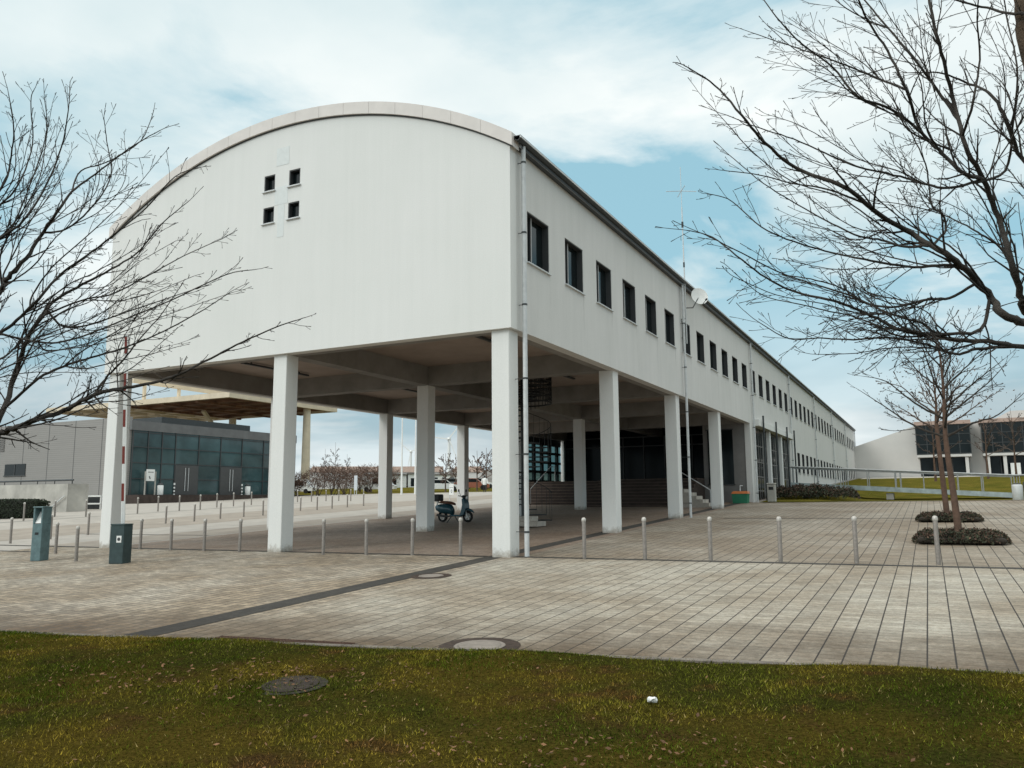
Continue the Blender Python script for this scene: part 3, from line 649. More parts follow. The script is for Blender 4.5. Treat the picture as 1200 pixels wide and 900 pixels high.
mb = MB(); loft(mb, [(-.93, .6, .06, .05), (-.85, .58, .15, .12), (-.7, .55, .2, .18), (-.5, .54, .21, .2), (-.3, .53, .19, .2), (-.17, .5, .15, .2), (-.1, .44, .12, .16)])
mb.bbox(-.2, -.14, .235, .36, .14, .31, .03, 2)
mb.build('body', M_spaint, scq)
mb = MB(); P = [(.28, .28), (.36, .42), (.42, .7), (.40, .93), (.46, .96), (.54, .75), (.56, .5), (.46, .3)]
mb.prism([(x, -.17, z) for x, z in P], (0, .34, 0)); mb.build('leg_shield', M_spaint, scq)
mb = MB(); loft(mb, [(.34, .43, .03, .02), (.45, .5, .085, .05), (.6, .52, .1, .055), (.75, .47, .09, .05), (.86, .4, .04, .02)]); mb.build('front_mudguard', M_spaint, scq)
MB().bar((.44, .06, .85), (.6, .07, .24), .04).bar((.44, -.06, .85), (.6, -.07, .24), .04).build('fork', M_chrome, scq)
mb = MB(); loft(mb, [(.32, 1.0, .05, .03), (.38, 1.02, .12, .06), (.47, 1.0, .12, .07), (.53, .98, .07, .05)]); mb.tube([(.36, -.34, 1.05), (.41, -.12, 1.02), (.41, .12, 1.02), (.36, .34, 1.05)], .018, 8); mb.build('handlebar', M_black, scq)
MB().tube([(.53, 0, .98), (.56, 0, .975)], .07, 14).build('headlight', M_wpaint, scq)
for s in (-1, 1):
    mb = MB(); mb.tube([(.38, s*.2, 1.04), (.34, s*.28, 1.24)], .008, 6); mb.bbox(.325, s*.28-.05, 1.2, .345, s*.28+.05, 1.3, .008, 2); mb.build('mirror', M_black, scq)
mb = MB(); loft(mb, [(-.72, .78, .1, .03), (-.62, .8, .15, .055), (-.4, .79, .15, .06), (-.2, .77, .14, .06), (-.04, .73, .1, .05), (.0, .7, .05, .03)]); mb.build('seat', M_seat, scq)
MB().bbox(-1.02, -.18, .84, -.66, .18, 1.12, .05, 3).build('top_box', M_black, scq)
MB().bar((-.9, 0, .66), (-.8, 0, .84), .04).bar((-.6, .08, .74), (-.95, .08, .84), .02).bar((-.6, -.08, .74), (-.95, -.08, .84), .02).build('luggage_rack', M_chrome, scq)
MB().bar((-.1, -.12, .25), (-.2, -.3, .0), .025).bar((-.1, .12, .25), (-.02, .28, 0.0), .025).build('stand', M_dark, scq)
MB().tube([(-.05, -.13, .25), (-.35, -.16, .24), (-.75, -.17, .3)], [.02, .045, .05], 10).build('exhaust', M_dark, scq)

# ------------------------------------------------------------------ small things near the entrance
M_green = mat('grit_bin_green', (.03, .2, .11), .5, .15, 4); M_orange = mat('grit_bin_orange', (.5, .15, .045), .5, .1, 4)
p = Vector((-.42, 26.6, gz(-.42, 26.6)))
gb = empty('grit_bin', p, 'green grit bin with orange lid against the grey wall', 'grit bin'); gb.scale = (.86, .86, .88)
mb = MB(); mb.prism([(-.42, -.3, 0), (.42, -.3, 0), (.47, -.34, .55), (-.47, -.34, .55)], (0, .62, 0)); mb.build('bin_body', M_green, gb)
mb = MB(); mb.prism([(-.5, -.37, .552), (.5, -.37, .552), (.42, -.2, .7), (-.42, -.2, .7)], (0, .68, 0)); mb.build('lid', M_orange, gb)
p = gp(905, 588.2); cb = empty('litter_bin', p, 'square pale concrete litter bin before the glazed front', 'litter bin')
MB().bbox(-.2, -.2, 0, .2, .2, .9, .03, 2).build('bin_body', M_conc, cb); MB().bbox(-.22, -.22, .905, .22, .22, .98, .02, 1).build('lid', M_conc, cb); MB().box(-.12, -.206, .62, .12, -.2005, .78).build('opening', M_black, cb)
p = gp(1193, 582); tb = empty('litter_bin', p, 'round steel litter bin at the foot of the footbridge', 'litter bin')
MB().lathe([(.2, .0), (.24, .04), (.24, .86), (.22, .9), (.16, .92)], 20).build('bin_body', M_zinc, tb); MB().lathe([(.17, .921), (.17, .96), (.05, .99)], 20).build('lid', M_dark, tb); MB().tube([(.28, 0, 0), (.28, 0, 1.05)], .025, 8).build('post', M_dark, tb)
for i, x in enumerate((-6.05, -5.75)):
    o = MB().lathe([(.13, 0), (.14, .02), (.14, .7), (.12, .74), (.06, .75)], 18).build('ashtray', M_wpaint)
    o.location = (x, 33.6, FL+.002); tag(o, ['slim white ashtray post left of its twin before the dark door', 'slim white ashtray post right of its twin before the dark door'][i], 'ashtray', 'ashtrays by the entrance door')

M_soil = mat('dark_soil_ring', (.03, .024, .015), 1, .4, 20)
# manhole covers and litter
def manhole(name, c, r, ring, label, m_cov, m_ring, lift, cat='manhole cover'):
    n_ = Vector((-GX, -GY, 1)).normalized(); rot = n_.to_track_quat('Z', 'Y'); e = empty(name, c, label, cat); e.rotation_mode = 'QUATERNION'; e.rotation_quaternion = rot
    mb = MB(); mb.lathe([(.0, 0), (r*.8, 0), (r*.8, lift+.004), (r-.012, lift+.004), (r-.006, lift)], 40); mb.lathe([(0.001, lift), (r*.79, lift), (r*.79, lift+.004)], 40); mb.build('lid', m_cov, e)
    mb = MB(); n2 = 40
    mb.add([(rr*math.cos(2*math.pi*k/n2), rr*math.sin(2*math.pi*k/n2), lift-.004) for rr in (r, ring) for k in range(n2)], [(k, n2+k, n2+(k+1) % n2, (k+1) % n2) for k in range(n2)]); mb.build('surround', m_ring, e)
    return e
M_iron = mat('cast_iron', (.06, .048, .042), .9, .4, 18, bump=.6, bscale=50, spec=.08); M_lidc = mat('concrete_lid', (.25, .215, .185), .85, .25, 9, bump=.4)
M_rings = paver_mat('ring_setts', (.085, .056, .044), .07, .07, .012, .012, (.04, .03, .025), .4)
manhole('manhole_cover', gp(562, 758), .29, .45, 'round concrete manhole lid in a brown sett ring near the lawn', M_lidc, M_rings, .014)
manhole('manhole_cover', gp(505, 675.5), .24, .39, 'small pale manhole lid beside the dark paving band', M_lidc, M_rings, .014)
p = gp(340, 803, .06); p.z = max(lawn_z(p+Vector((.28*math.cos(a), .28*math.sin(a), 0)), 1.6) for a in range(7))-.019
manhole('manhole_cover', p, .255, .33, 'dark iron manhole cover sunk in the lawn', M_iron, M_soil, .016)
p = lawn_pt(0, 0); g_ = gp(764, 823, .07)
bm = bmesh.new(); bmesh.ops.create_icosphere(bm, subdivisions=2, radius=.036); rr = random.Random(4)
for q_ in bm.verts: q_.co = Vector((q_.co.x*1.1, q_.co.y*.8, q_.co.z*.75))*rr.uniform(.55, 1.25)
bm.verts.index_update(); o = MB().add([q_.co[:] for q_ in bm.verts], [[q_.index for q_ in f.verts] for f in bm.faces]).build('paper_scrap', M_wpaint); bm.free()
o.location = (g_.x, g_.y, lawn_z(g_, 1.5)+.03); tag(o, 'crumpled white paper scrap lying in the grass', 'litter')
# iron drain grating at the kerb
a = lawn_pt(4.15, -.14); ang = math.atan2(EU.y, EU.x); dg = empty('drain_grate', (a.x, a.y, gz(a.x, a.y)+.012), 'long iron drain grate along the lawn kerb', 'drain grate', rz=ang)
mb = MB(); mb.box(-.9, -.06, 0, .9, -.045, .014); mb.box(-.9, .045, 0, .9, .06, .014)
for k in range(46): mb.box(-.89+.039*k, -.045, .001, -.87+.039*k, .045, .012)
mb.build('grating', mat('rusty_iron', (.1, .06, .045), .9, .4, 12, spec=.1), dg)

# ------------------------------------------------------------------ footbridge and right-hand background
fb = empty('footbridge', (.3, 39, 1.5), 'steel footbridge ramp sloping down to the right from the white facade', 'footbridge')
A0 = Vector((0, 0, .72)); A1 = Vector((12.3, 0, -.06)); A2_ = Vector((20, 0, -.06))
mb = MB(); mb.prism([(A0.x, -.8, A0.z), (A1.x, -.8, A1.z), (A1.x, -.8, A1.z-.28), (A0.x, -.8, A0.z-.28)], (0, .08, 0)); mb.prism([(A0.x, .9, A0.z), (A1.x, .9, A1.z), (A1.x, .9, A1.z-.28), (A0.x, .9, A0.z-.28)], (0, .08, 0))
mb.build('deck_beam', mat('weathered_steel', (.34, .4, .41), .55, .3, 3), fb)
MB().prism([(A0.x, -.72, A0.z-.05), (A1.x, -.72, A1.z-.05), (A1.x, -.72, A1.z-.1), (A0.x, -.72, A0.z-.1)], (0, 1.61, 0)).build('deck', M_dark, fb)
mb = MB()
for y in (-.76, .94):
    for k in range(9):
        t = k/8; q = A0.lerp(A1, t); mb.tube([(q.x, y, q.z), (q.x, y, q.z+1.0)], .032, 6)
        if k % 2 == 0: mb.tube([(q.x+.28, y, q.z), (q.x+.28, y, q.z+1.0)], .025, 6)
    mb.tube([(A0.x, y, A0.z+1), (A1.x, y, A1.z+1), (18, y, A1.z+1.05)], .05, 8)
    mb.tube([(A0.x, y, A0.z+.93), (A1.x, y, A1.z+.93)], .02, 6)
    for x in (14.5, 16.5, 18): mb.tube([(x, y, A1.z-.3), (x, y, A1.z+1.04)], .032, 6)
mb.build('railing', M_rail, fb)
mb = MB(); mb.box(2.0, -.5, -.4, 2.3, .6, .2); mb.box(5.6, -.6, -.4, 6.0, .7, .0); mb.build('support', M_conc, fb)
sheet('grass_bank', M_bank, 4.6, 27.05, 60, 88, .012, 1.5, 'olive grass bank behind the plaza')
sheet('grass_bank', M_bank, .35, 27.2, 4.6, 43, .014, .8, 'grass between the low shrubs and the footbridge')
sheet('grass_bank', M_bank, .6, 43, 4.6, 92, .012, 4, 'strip of grass along the foot of the facade')
sheet('kerb', M_kerb, 4.2, 26.9, 42, 27.05, .02, 6, 'low kerb between plaza and grass bank')
sheet('path', mat('path_gravel', (.48, .45, .4), .9, .2, 1), 1, 88.2, 60, 95.5, .016, 4, 'pale path before the white hall')
wh = empty('exhibition_hall', (0, 96, 3.55), 'white windowless hall wall with sloping roofline behind the grass bank', 'building')
M_hall = mat('white_cladding', (.57, .55, .525), .7, .06, .5)
mb = MB(); mb.prism([(-.8, 0, -.6), (7.45, 0, -.6), (7.45, 0, 6.5), (-.8, 0, 3.75)], (0, 38, 0)); mb.prism([(7.47, .8, -.6), (30, .8, -.6), (30, .8, 7.8), (17.5, .8, 7.8), (15.5, .8, 6.75), (7.47, .8, 6.45)], (0, 38, 0)); mb.build('wall', M_hall, wh)
for i, (x0, x1) in enumerate(((7.2, 13.0), (14.2, 19.4), (20.6, 26))):
    g = MB(); g.box(x0, -1.6, 2.7, x1, .78, 6.3); g = g.build('upper_glass', M_glass, wh)
    mb = MB(); k = 0; x = x0
    while x <= x1+.01: mb.box(x-.04, -1.66, 2.7, x+.04, -1.603, 6.3); x += (x1-x0)/5
    for z in (2.75, 3.9, 5.1, 6.2): mb.box(x0, -1.67, z, x1, -1.603, z+.07)
    mb.build('glazing_bar', M_dark, g)
    MB().box(x0-.15, -1.8, 6.305, x1+.15, .78, 6.75).build('parapet', mat('rusty_parapet', (.42, .3, .25), .8, .2, 1) if i == 0 else MATS['rusty_parapet'], wh)
    g = MB(); g.box(x0+.3, .3, -.4, x1-.3, .77, 2.4); g = g.build('lower_glass', M_glass, wh)
    mb = MB(); 
    for k in range(4): xx = x0+.3+(x1-x0-.6)*k/3; MB().box(xx-.05, .22, -.4, xx+.05, .295, 2.4).build('glazing_bar', M_frame, g)
    MB().box(x0, -1.62, 2.4, x1, .78, 2.695).build('slab_edge', M_hall, wh)
for x in (12.3, 14.5, 16.2, 19.1): MB().box(x, -1.4, -.4, x+.35, -1.05, 2.4).build('column', M_hall, wh)
g = MB(); g.box(16.9, -.9, -.3, 17.9, -.8, 1.5); g.build('door', M_wpaint, wh)

# ------------------------------------------------------------------ left: pavilion, canopy, wall, hedge
XP, YP, ZP = -58.28, 34.74, 1.9
pv = empty('pavilion', (XP, YP, ZP), 'low grey pavilion with tinted glass front and shingled end wall', 'building')
FY, FH = 22.0, 6.1
g = MB(); g.box(-.2, .3, 0, -.05, FY, FH); g = g.build('glass_front', M_teal, pv)
mb = MB(); k = 0
posts = [.3, 2.0, 3.6, 5.2, 8.1, 11.0, 14.0, 17.2, 19.6, 21.9]
for y in posts: mb.box(-.045, y-.05, 0, .03, y+.05, FH)
for z in (0, 1.5, 3.0, 4.5, 5.9): mb.box(-.044, .3, z, .02, FY, z+.07)
mb.build('glazing_bar', M_frame, g)
M_door = mat('grey_door', (.07, .07, .07), .5, .1, 2)
dpart = []
for y0, y1 in ((5.25, 8.05), (11.05, 13.95)):
    dq = MB(); dq.box(-.04, y0, .02, .06, y1, 2.95); dq = dq.build('door', M_door, pv)
    MB().bar((.1, (y0+y1)/2-.2, .4), (.1, (y0+y1)/2-.2, 2.7), .05).bar((.1, (y0+y1)/2+.2, .4), (.1, (y0+y1)/2+.2, 2.7), .05).build('door_handle', M_zinc, dq)
MB().box(-.5, 0, FH, .1, FY+.4, FH+.9).build('fascia', mat('slate_fascia', (.14, .14, .14), .6, .2, 1), pv)
mb = MB(); mb.box(-30, 0, -.6, -.21, .29, FH+1.25); mb.box(-30, .29, -.6, -.25, FY, FH+.2); mb.build('shingle_wall', M_shing, pv)
MB().box(-.205, FY, -.5, .0, FY+.4, FH).build('end_pier', M_door, pv)
MB().box(-.4, -.02, -1.4, 1.6, FY+8, -.01).build('plinth', M_step, pv)
w = MB(); w.box(-19.2, -.06, 2.15, -15.7, -.005, 3.3); w = w.build('window', M_glass, pv); MB().box(-19.3, -.12, 2.05, -15.6, -.065, 2.148).box(-17.5, -.1, 2.15, -17.4, -.062, 3.3).build('window_frame', M_frame, w)
mb = MB(); 
for k in range(7): mb.box(-20.8, -.08, 4.7+.2*k, -19.6, -.005, 4.8+.2*k)
mb.build('louvre', M_grey, pv)
mb = MB(); mb.box(-9, 5, FH+.91, -2, 17, FH+1.75); mb.build('roof_plant_screen', M_dark, pv)
# timber canopy on a single cream column
ca = empty('canopy_roof', (-78, 83, gz(-78, 83)), 'huge flat cream canopy roof with brown timber underside on a tall column', 'canopy')
g0 = ca.location.z; P1 = onz(265, 465, 15.5); P2 = onz(397, 483.5, 15.5); P3 = onz(56, 484.5, 15.5)
cx0, cx1 = -117.5, -77.0; cy0, cy1 = 64.2, 87.2; zb = 15.5-g0
lx = lambda x: x-ca.location.x
ly = lambda y: y-ca.location.y
mb = MB(); mb.box(lx(cx0), ly(cy0), zb, lx(cx1), ly(cy0)+.5, zb+.75); mb.box(lx(cx1)-.5, ly(cy0)+.5, zb, lx(cx1), ly(cy1), zb+.75); mb.box(lx(cx0), ly(cy0)+.5, zb, lx(cx0)+.5, ly(cy1), zb+.75); mb.box(lx(cx0)+.5, ly(cy1)-.5, zb, lx(cx1)-.5, ly(cy1), zb+.75); mb.box(lx(cx0)+.5, ly(cy0)+.5, zb+.6, lx(cx1)-.5, ly(cy1)-.5, zb+.75)
mb.build('roof_edge', M_cream, ca)
sx0 = lx(-100.5)
mb = MB(); mb.box(sx0, ly(cy0)+.5, zb+.35, lx(cx1)-.5, ly(cy1)-.5, zb+.595)
for k in range(1, 6): y = ly(cy0)+4*k; mb.box(sx0, y-.15, zb+.02, lx(cx1)-.5, y+.15, zb+.35)
for k in range(1, 4): x = lx(cx1)-7*k; mb.box(x-.25, ly(cy0)+.5, zb-.25, x+.25, ly(cy1)-.5, zb+.018)
mb.build('timber_soffit', M_brownw, ca)
mb = MB()
for x in (-104, -108.5, -113): mb.box(lx(x)-.3, ly(cy0)+.5, zb+.05, lx(x)+.3, ly(cy1)-.5, zb+.59)
for y in (70, 76, 82): mb.box(lx(cx0)+.5, ly(y)-.25, zb+.1, sx0-.02, ly(y)+.25, zb+.5)
mb.build('cream_rafter', M_cream, ca)
c_ = at(357, 580, 125); q = Vector((c_.x-ca.location.x, c_.y-ca.location.y, 0))
mb = MB(); mb.tube([(q.x, q.y, -.4), (q.x, q.y, zb+.02)], [.72, .55], 20); mb.build('column', M_cream, ca)
mb = MB(); mb.tube([(lx(-97), ly(84), -.4), (lx(-97), ly(84), zb-.26)], [.8, .6], 16)
for a, b in (((-97, 84, zb-6), (-104, 74, zb-.05)), ((-97, 84, zb-6), (-93, 74, zb-.05))): mb.bar((lx(a[0]), ly(a[1]), a[2]), (lx(b[0]), ly(b[1]), b[2]), .5)
mb.build('strut', M_cream, ca)
mb = MB(); mb.box(lx(-99.8), ly(66), 19.4-g0, lx(-99.2), ly(86.5), 20-g0)
mb.build('upper_beam', M_cream, ca)
for y in (68, 74.5, 81): MB().box(lx(-99.7), ly(y), zb+.751, lx(-99.3), ly(y)+.4, 19.39-g0).build('upper_post', M_cream, ca)
# retaining wall with steps and rails
p = at(78, 594, 50); zb_ = gz(p.x, p.y)
rw = empty('retaining_wall', (p.x, p.y, zb_), 'stained concrete retaining wall with a dark top rail at far left', 'wall')
MB().prism([(-9, -.0, -.4), (0, 0, -.4), (0, 0, 1.75), (-9, 0, 1.75)], (0, .9, 0)).prism([(.003, .05, -.4), (.5, .9, -.4), (.5, .9, 1.75), (.003, .05, 1.75)], (-.2, .3, 0)).build('wall_face', M_conc, rw)
mb = MB(); mb.tube([(-9, .1, 1.98), (.35, .1, 1.98)], .05, 8)
for k in range(6): mb.tube([(-8.5+1.75*k, .1, 1.75), (-8.5+1.75*k, .1, 1.96)], .03, 6)
mb.build('top_rail', M_dark, rw)
mb = MB(); mb.tube([(-1.5, -.12, .2), (-.1, -.12, 1.0)], .035, 8); mb.tube([(-9, -.12, .8), (-7.6, -.12, 1.2)], .035, 8); mb.build('stair_rail', M_zinc, rw)
p = at(77, 590, 55); 
wr = empty('railing', (p.x, p.y, gz(p.x, p.y)), 'low white two bar railing between concrete wall and left pillar', 'railing')
mb = MB()
for z in (.35, .85): mb.bbox(0, -.03, z, 3.6, .03, z+.1, .01, 1)
for x in (.0, 1.8, 3.5): mb.box(x, .031, -.1, x+.08, .1, .95)
mb.build('rail_bars', M_wpaint, wr); MB().box(0, .6, -.2, 4.5, .7, .95).build('back_panel', M_black, wr)
def leafy(name, m, pts_n, size, shape, seed, loc=(0, 0, 0)):
    r = random.Random(seed); mb = MB()
    for _ in range(pts_n):
        c = Vector(shape(r)); a = Vector((r.gauss(0, 1), r.gauss(0, 1), r.gauss(0, 1))).normalized(); b = a.orthogonal().normalized(); b.rotate(Matrix.Rotation(r.uniform(0, 6.3), 3, a)); s = size*r.uniform(.6, 1.4); c2 = a.cross(b)
        mb.add([c-b*s, c+c2*s*.45, c+b*s, c-c2*s*.45], [(0, 1, 2, 3)])
    o = mb.build(name, m, fix=False); o.location = loc; return o
p = at(20, 604, 42); p.z = gz(p.x, p.y)
hd = empty('hedge', p, 'clipped dark green hedge in front of the concrete wall', 'hedge', rz=math.radians(22))
MB().bbox(-4.4, -.5, 0, 1.35, .5, .92, .25, 4).build('twig_core', mat('hedge_core', (.018, .02, .014), .95), hd)
def hshape(r):
    x = r.uniform(-4.45, 1.42); y = r.uniform(-.56, .56); z = r.uniform(.02, .98)
    k = r.randrange(3)
    if k == 0: z = .95+r.uniform(-.06, .05)
    elif k == 1: y = -.53+r.uniform(-.04, .06)
    else: x = 1.38+r.uniform(-.08, .04) if r.random() < .5 else x; y = r.choice((-.53, .53)) if x < 1.2 else y
    if x > 1.1: z = min(z, .98-(x-1.1)*.5)
    return (x, y, z)
o = leafy('foliage', M_hedge, 9000, .045, hshape, 3); o.parent = hd
# signs, bins and posts in front of the pavilion
def pav(y, dx): return Vector((XP+dx, YP+y, ZP))
def front_y(px): # place along the glass front seen at this column
    d = ray(px, 578); t = (XP+1.0-CAM.x)/d.x; return (CAM+d*t).y-YP
y = front_y(175)
sg = empty('notice_board', pav(y, 1.0), 'white notice board on two legs before the glass front', 'sign')
MB().box(0, -.45, 1.3, .05, .45, 2.4).build('board', M_wpaint, sg); MB().box(.0, -.62, 0, .06, -.5, 2.2).box(.0, .5, 0, .06, .62, 2.2).build('leg', M_conc, sg)
MB().tube([(.056, -.15, 1.75), (.056, -.05, 1.5)], .05, 6).build('symbol', M_dark, sg); MB().box(.051, -.3, 2.1, .056, .3, 2.16).build('line', M_dark, sg)
for px, lb in ((187.5, 'round white waste bin beside the notice board'), (290, 'round white waste bin at the right end of the glass front')):
    e = empty('waste_bin', pav(front_y(px), 1.0), lb, 'litter bin', 'white bins before the glass front')
    MB().lathe([(.26, 0), (.28, .05), (.28, .9), (.2, .95)], 16).build('bin_body', M_wpaint, e); MB().lathe([(.27, .951), (.28, 1.0), (.2, 1.12), (.05, 1.14)], 16).build('lid', M_dark, e)
for px, lb in ((203, 'black and white banded post before the grey double door'), (282.5, 'black and white banded post near the right waste bin')):
    e = empty('marker_post', pav(front_y(px), 1.1), lb, 'post', 'banded posts before the glass front')
    MB().tube([(0, 0, 0), (0, 0, 1.15)], .085, 10).build('post', M_wpaint, e); mb = MB()
    for z in (.12, .45, .78): mb.tube([(0, 0, z), (0, 0, z+.16)], .09, 10)
    mb.build('black_band', M_black, e)

# ------------------------------------------------------------------ trees
def cr(pts, n):
    P = [pts[0]]+list(pts)+[pts[-1]]; o = []
    for i in range(1, len(P)-2):
        for k in range(n):
            t = k/n; a, b, c, d = P[i-1], P[i], P[i+1], P[i+2]
            o.append(.5*((2*b)+(c-a)*t+(2*a-5*b+4*c-d)*t*t+(3*b-a-3*c+d)*t**3))
    o.append(P[-2]); return o
def twig(mb, p, d, ln, r, lev, R, lift=.05, wig=.2, mn=.0022, fork=1.0, step=.09):
    """one shoot: a long gently waving line, short alternate side shoots and a bud at the tip"""
    n = max(4, int(ln/step)); pts = [p]; rad = [r]; q = p.copy(); dd = d.normalized(); st = ln/n; subs = []; side = R.choice((-1, 1))
    ax = Vector((R.gauss(0, 1), R.gauss(0, 1), R.gauss(0, 1))); ax = (ax-dd*ax.dot(dd)).normalized(); sag = R.uniform(-.045, .02); nxt = R.uniform(.12, .3)
    for i in range(n):
        t = (i+1)/n; dd = (dd+Vector((R.gauss(0, wig), R.gauss(0, wig), R.gauss(0, wig)))*.34+Vector((0, 0, sag*(1-t)*2+lift*t))).normalized(); q = q+dd*st; pts.append(q.copy()); rad.append(max(mn, r*(1-t)**.75+mn*t))
        if lev > 0 and t > nxt and t < .96:
            nxt = t+R.uniform(.07, .2)*max(.35, .5/ln)/fork; side = -side; sd_ = (dd*.85+ax*side*.5+Vector((R.gauss(0, .16), R.gauss(0, .16), R.gauss(0, .16)))).normalized()
            l2 = ln*R.uniform(.25, .7)*(1.05-.6*t) if R.random() < .62 else R.uniform(.03, .09); subs.append((q.copy(), sd_, l2, max(mn, rad[-1]*.66)))
    rad[-1] = max(rad[-1], mn*1.9)
    mb.tube(pts, rad, 6 if r > .02 else (5 if r > .008 else 3), False)
    for s in subs: twig(mb, *s, lev-1 if s[2] > .1 else 0, R, lift, wig, mn, fork, step)
def limb(mb, pts, r0, r1, R, spacing=.16, tl=.8, lev=2, lift=.05, mn=.0022, sides=7, skip=.0, bias=None):
    c = cr(pts, 5); n = len(c); rad = [r0+(r1-r0)*(i/(n-1))**.85 for i in range(n)]
    # little kinks of real wood
    c = [v+Vector((R.gauss(0, 1), R.gauss(0, 1), R.gauss(0, 1)))*rad[i]*.22 if 0 < i < n-1 else v for i, v in enumerate(c)]
    mb.tube(c, rad, sides, True); acc = 0; side = 1; tot = sum((c[i+1]-c[i]).length for i in range(n-1)); run = 0
    for i in range(n-1):
        seg = (c[i+1]-c[i]).length; run += seg; acc += seg; t = run/tot
        while acc > spacing:
            acc -= spacing*R.uniform(.6, 1.5)
            if t < skip: continue
            d = (c[i+1]-c[i]).normalized(); ax = Vector((R.gauss(0, 1), R.gauss(0, 1), R.gauss(0, 1))); ax = (ax-d*ax.dot(d)).normalized()
            if R.random() < .65:                            # mostly spread sideways in the plane of the spray
                ax = d.cross(Vector((R.gauss(0, .5)-FW.x, R.gauss(0, .5)-FW.y, R.gauss(0, .3)-FW.z))).normalized()*side; side = -side
            dd = (d*R.uniform(.75, 1.1)+ax*R.uniform(.25, .62)).normalized()
            ln = tl*R.choice((R.uniform(.06, .3), R.uniform(.4, .9), R.uniform(.7, 1.45)))*(1-.72*t); twig(mb, c[i+1].copy(), dd, ln, min(rad[i+1]*.55, .008+.003*R.random()), lev, R, lift, .2, mn)
    if lev: twig(mb, c[-1].copy(), (c[-1]-c[-3]).normalized(), tl*.35, r1, 1, R, lift, .15, mn)

def big_tree(name, trunk, tr0, tr1, limbs, label, seed, m_tr, tl, spacing, mn=.002):
    R = random.Random(seed); base = trunk[0]; e = empty(name, base, label, 'tree', 'bare trees framing the view'); mb = MB(); c = cr([p-base for p in trunk], 6); n = len(c)
    rad = [tr0+(tr1-tr0)*(i/(n-1)) for i in range(n)]; rad[0] *= 1.35; rad[1] *= 1.15
    mb.tube([v+Vector((R.gauss(0, .006), R.gauss(0, .006), 0)) for v in c], rad, 14).build('trunk', m_tr, e)
    mb = MB(); grown = []; more = []
    for pix, D0, D1, r0, r1, kw in limbs:
        if len(pix) < 6: continue
        k0 = max(1, len(pix)//4); a = R.choice((-1, 1))*R.uniform(14, 34)
        for rep_ in (1, -1.2):
            tw = []
            for i, (px, py) in enumerate(pix[k0:]):
                t = i/max(1, len(pix)-k0-1); q0, q1 = pix[max(0, k0+i-1)], pix[min(len(pix)-1, k0+i+1)]; nx, ny = -(q1[1]-q0[1]), q1[0]-q0[0]; l = math.hypot(nx, ny) or 1; o = a*rep_*t**.8
                tw.append((px+nx/l*o+R.uniform(-3, 3), py+ny/l*o+R.uniform(-3, 3)))
            tw = tw[:max(4, int(len(tw)*R.uniform(.6, .92)))]; Ds = D0+(D1-D0)*k0/len(pix); more.append((tw, Ds, D1+R.uniform(-.7, .7), min(.011, r0*.5), .0028, dict(kw, free=1, tl=kw.get('tl', 1)*.8)))
    limbs = limbs+more
    for pix, D0, D1, r0, r1, kw in limbs:
        m = len(pix); pts = []
        for i, (px, py) in enumerate(pix):
            t = i/(m-1); D = D0+(D1-D0)*t+.18*math.sin(i*2.1+seed+D1*3); pts.append(at(px, py, D)-base)
        if not kw.get('free') and (pix[0][0] >= 1203 or pix[0][0] < -4):
            j = min(range(n), key=lambda k: (c[k]-pts[0]).length+abs(c[k].z-pts[0].z+.35)); pts = [c[j]]+pts
        else:
            pts[0] = min(grown, key=lambda v: (v-pts[0]).length).copy()      # side limb springs from a limb already there
        grown += cr(pts, 5)
        limb(mb, pts, r0*.86, r1*.8, R, spacing*kw.get('sp', 1), tl*kw.get('tl', 1), kw.get('lev', 2), kw.get('lift', .035), mn, skip=kw.get('skip', .1))
    mb.build('crown', M_bark, e, fix=False); return e

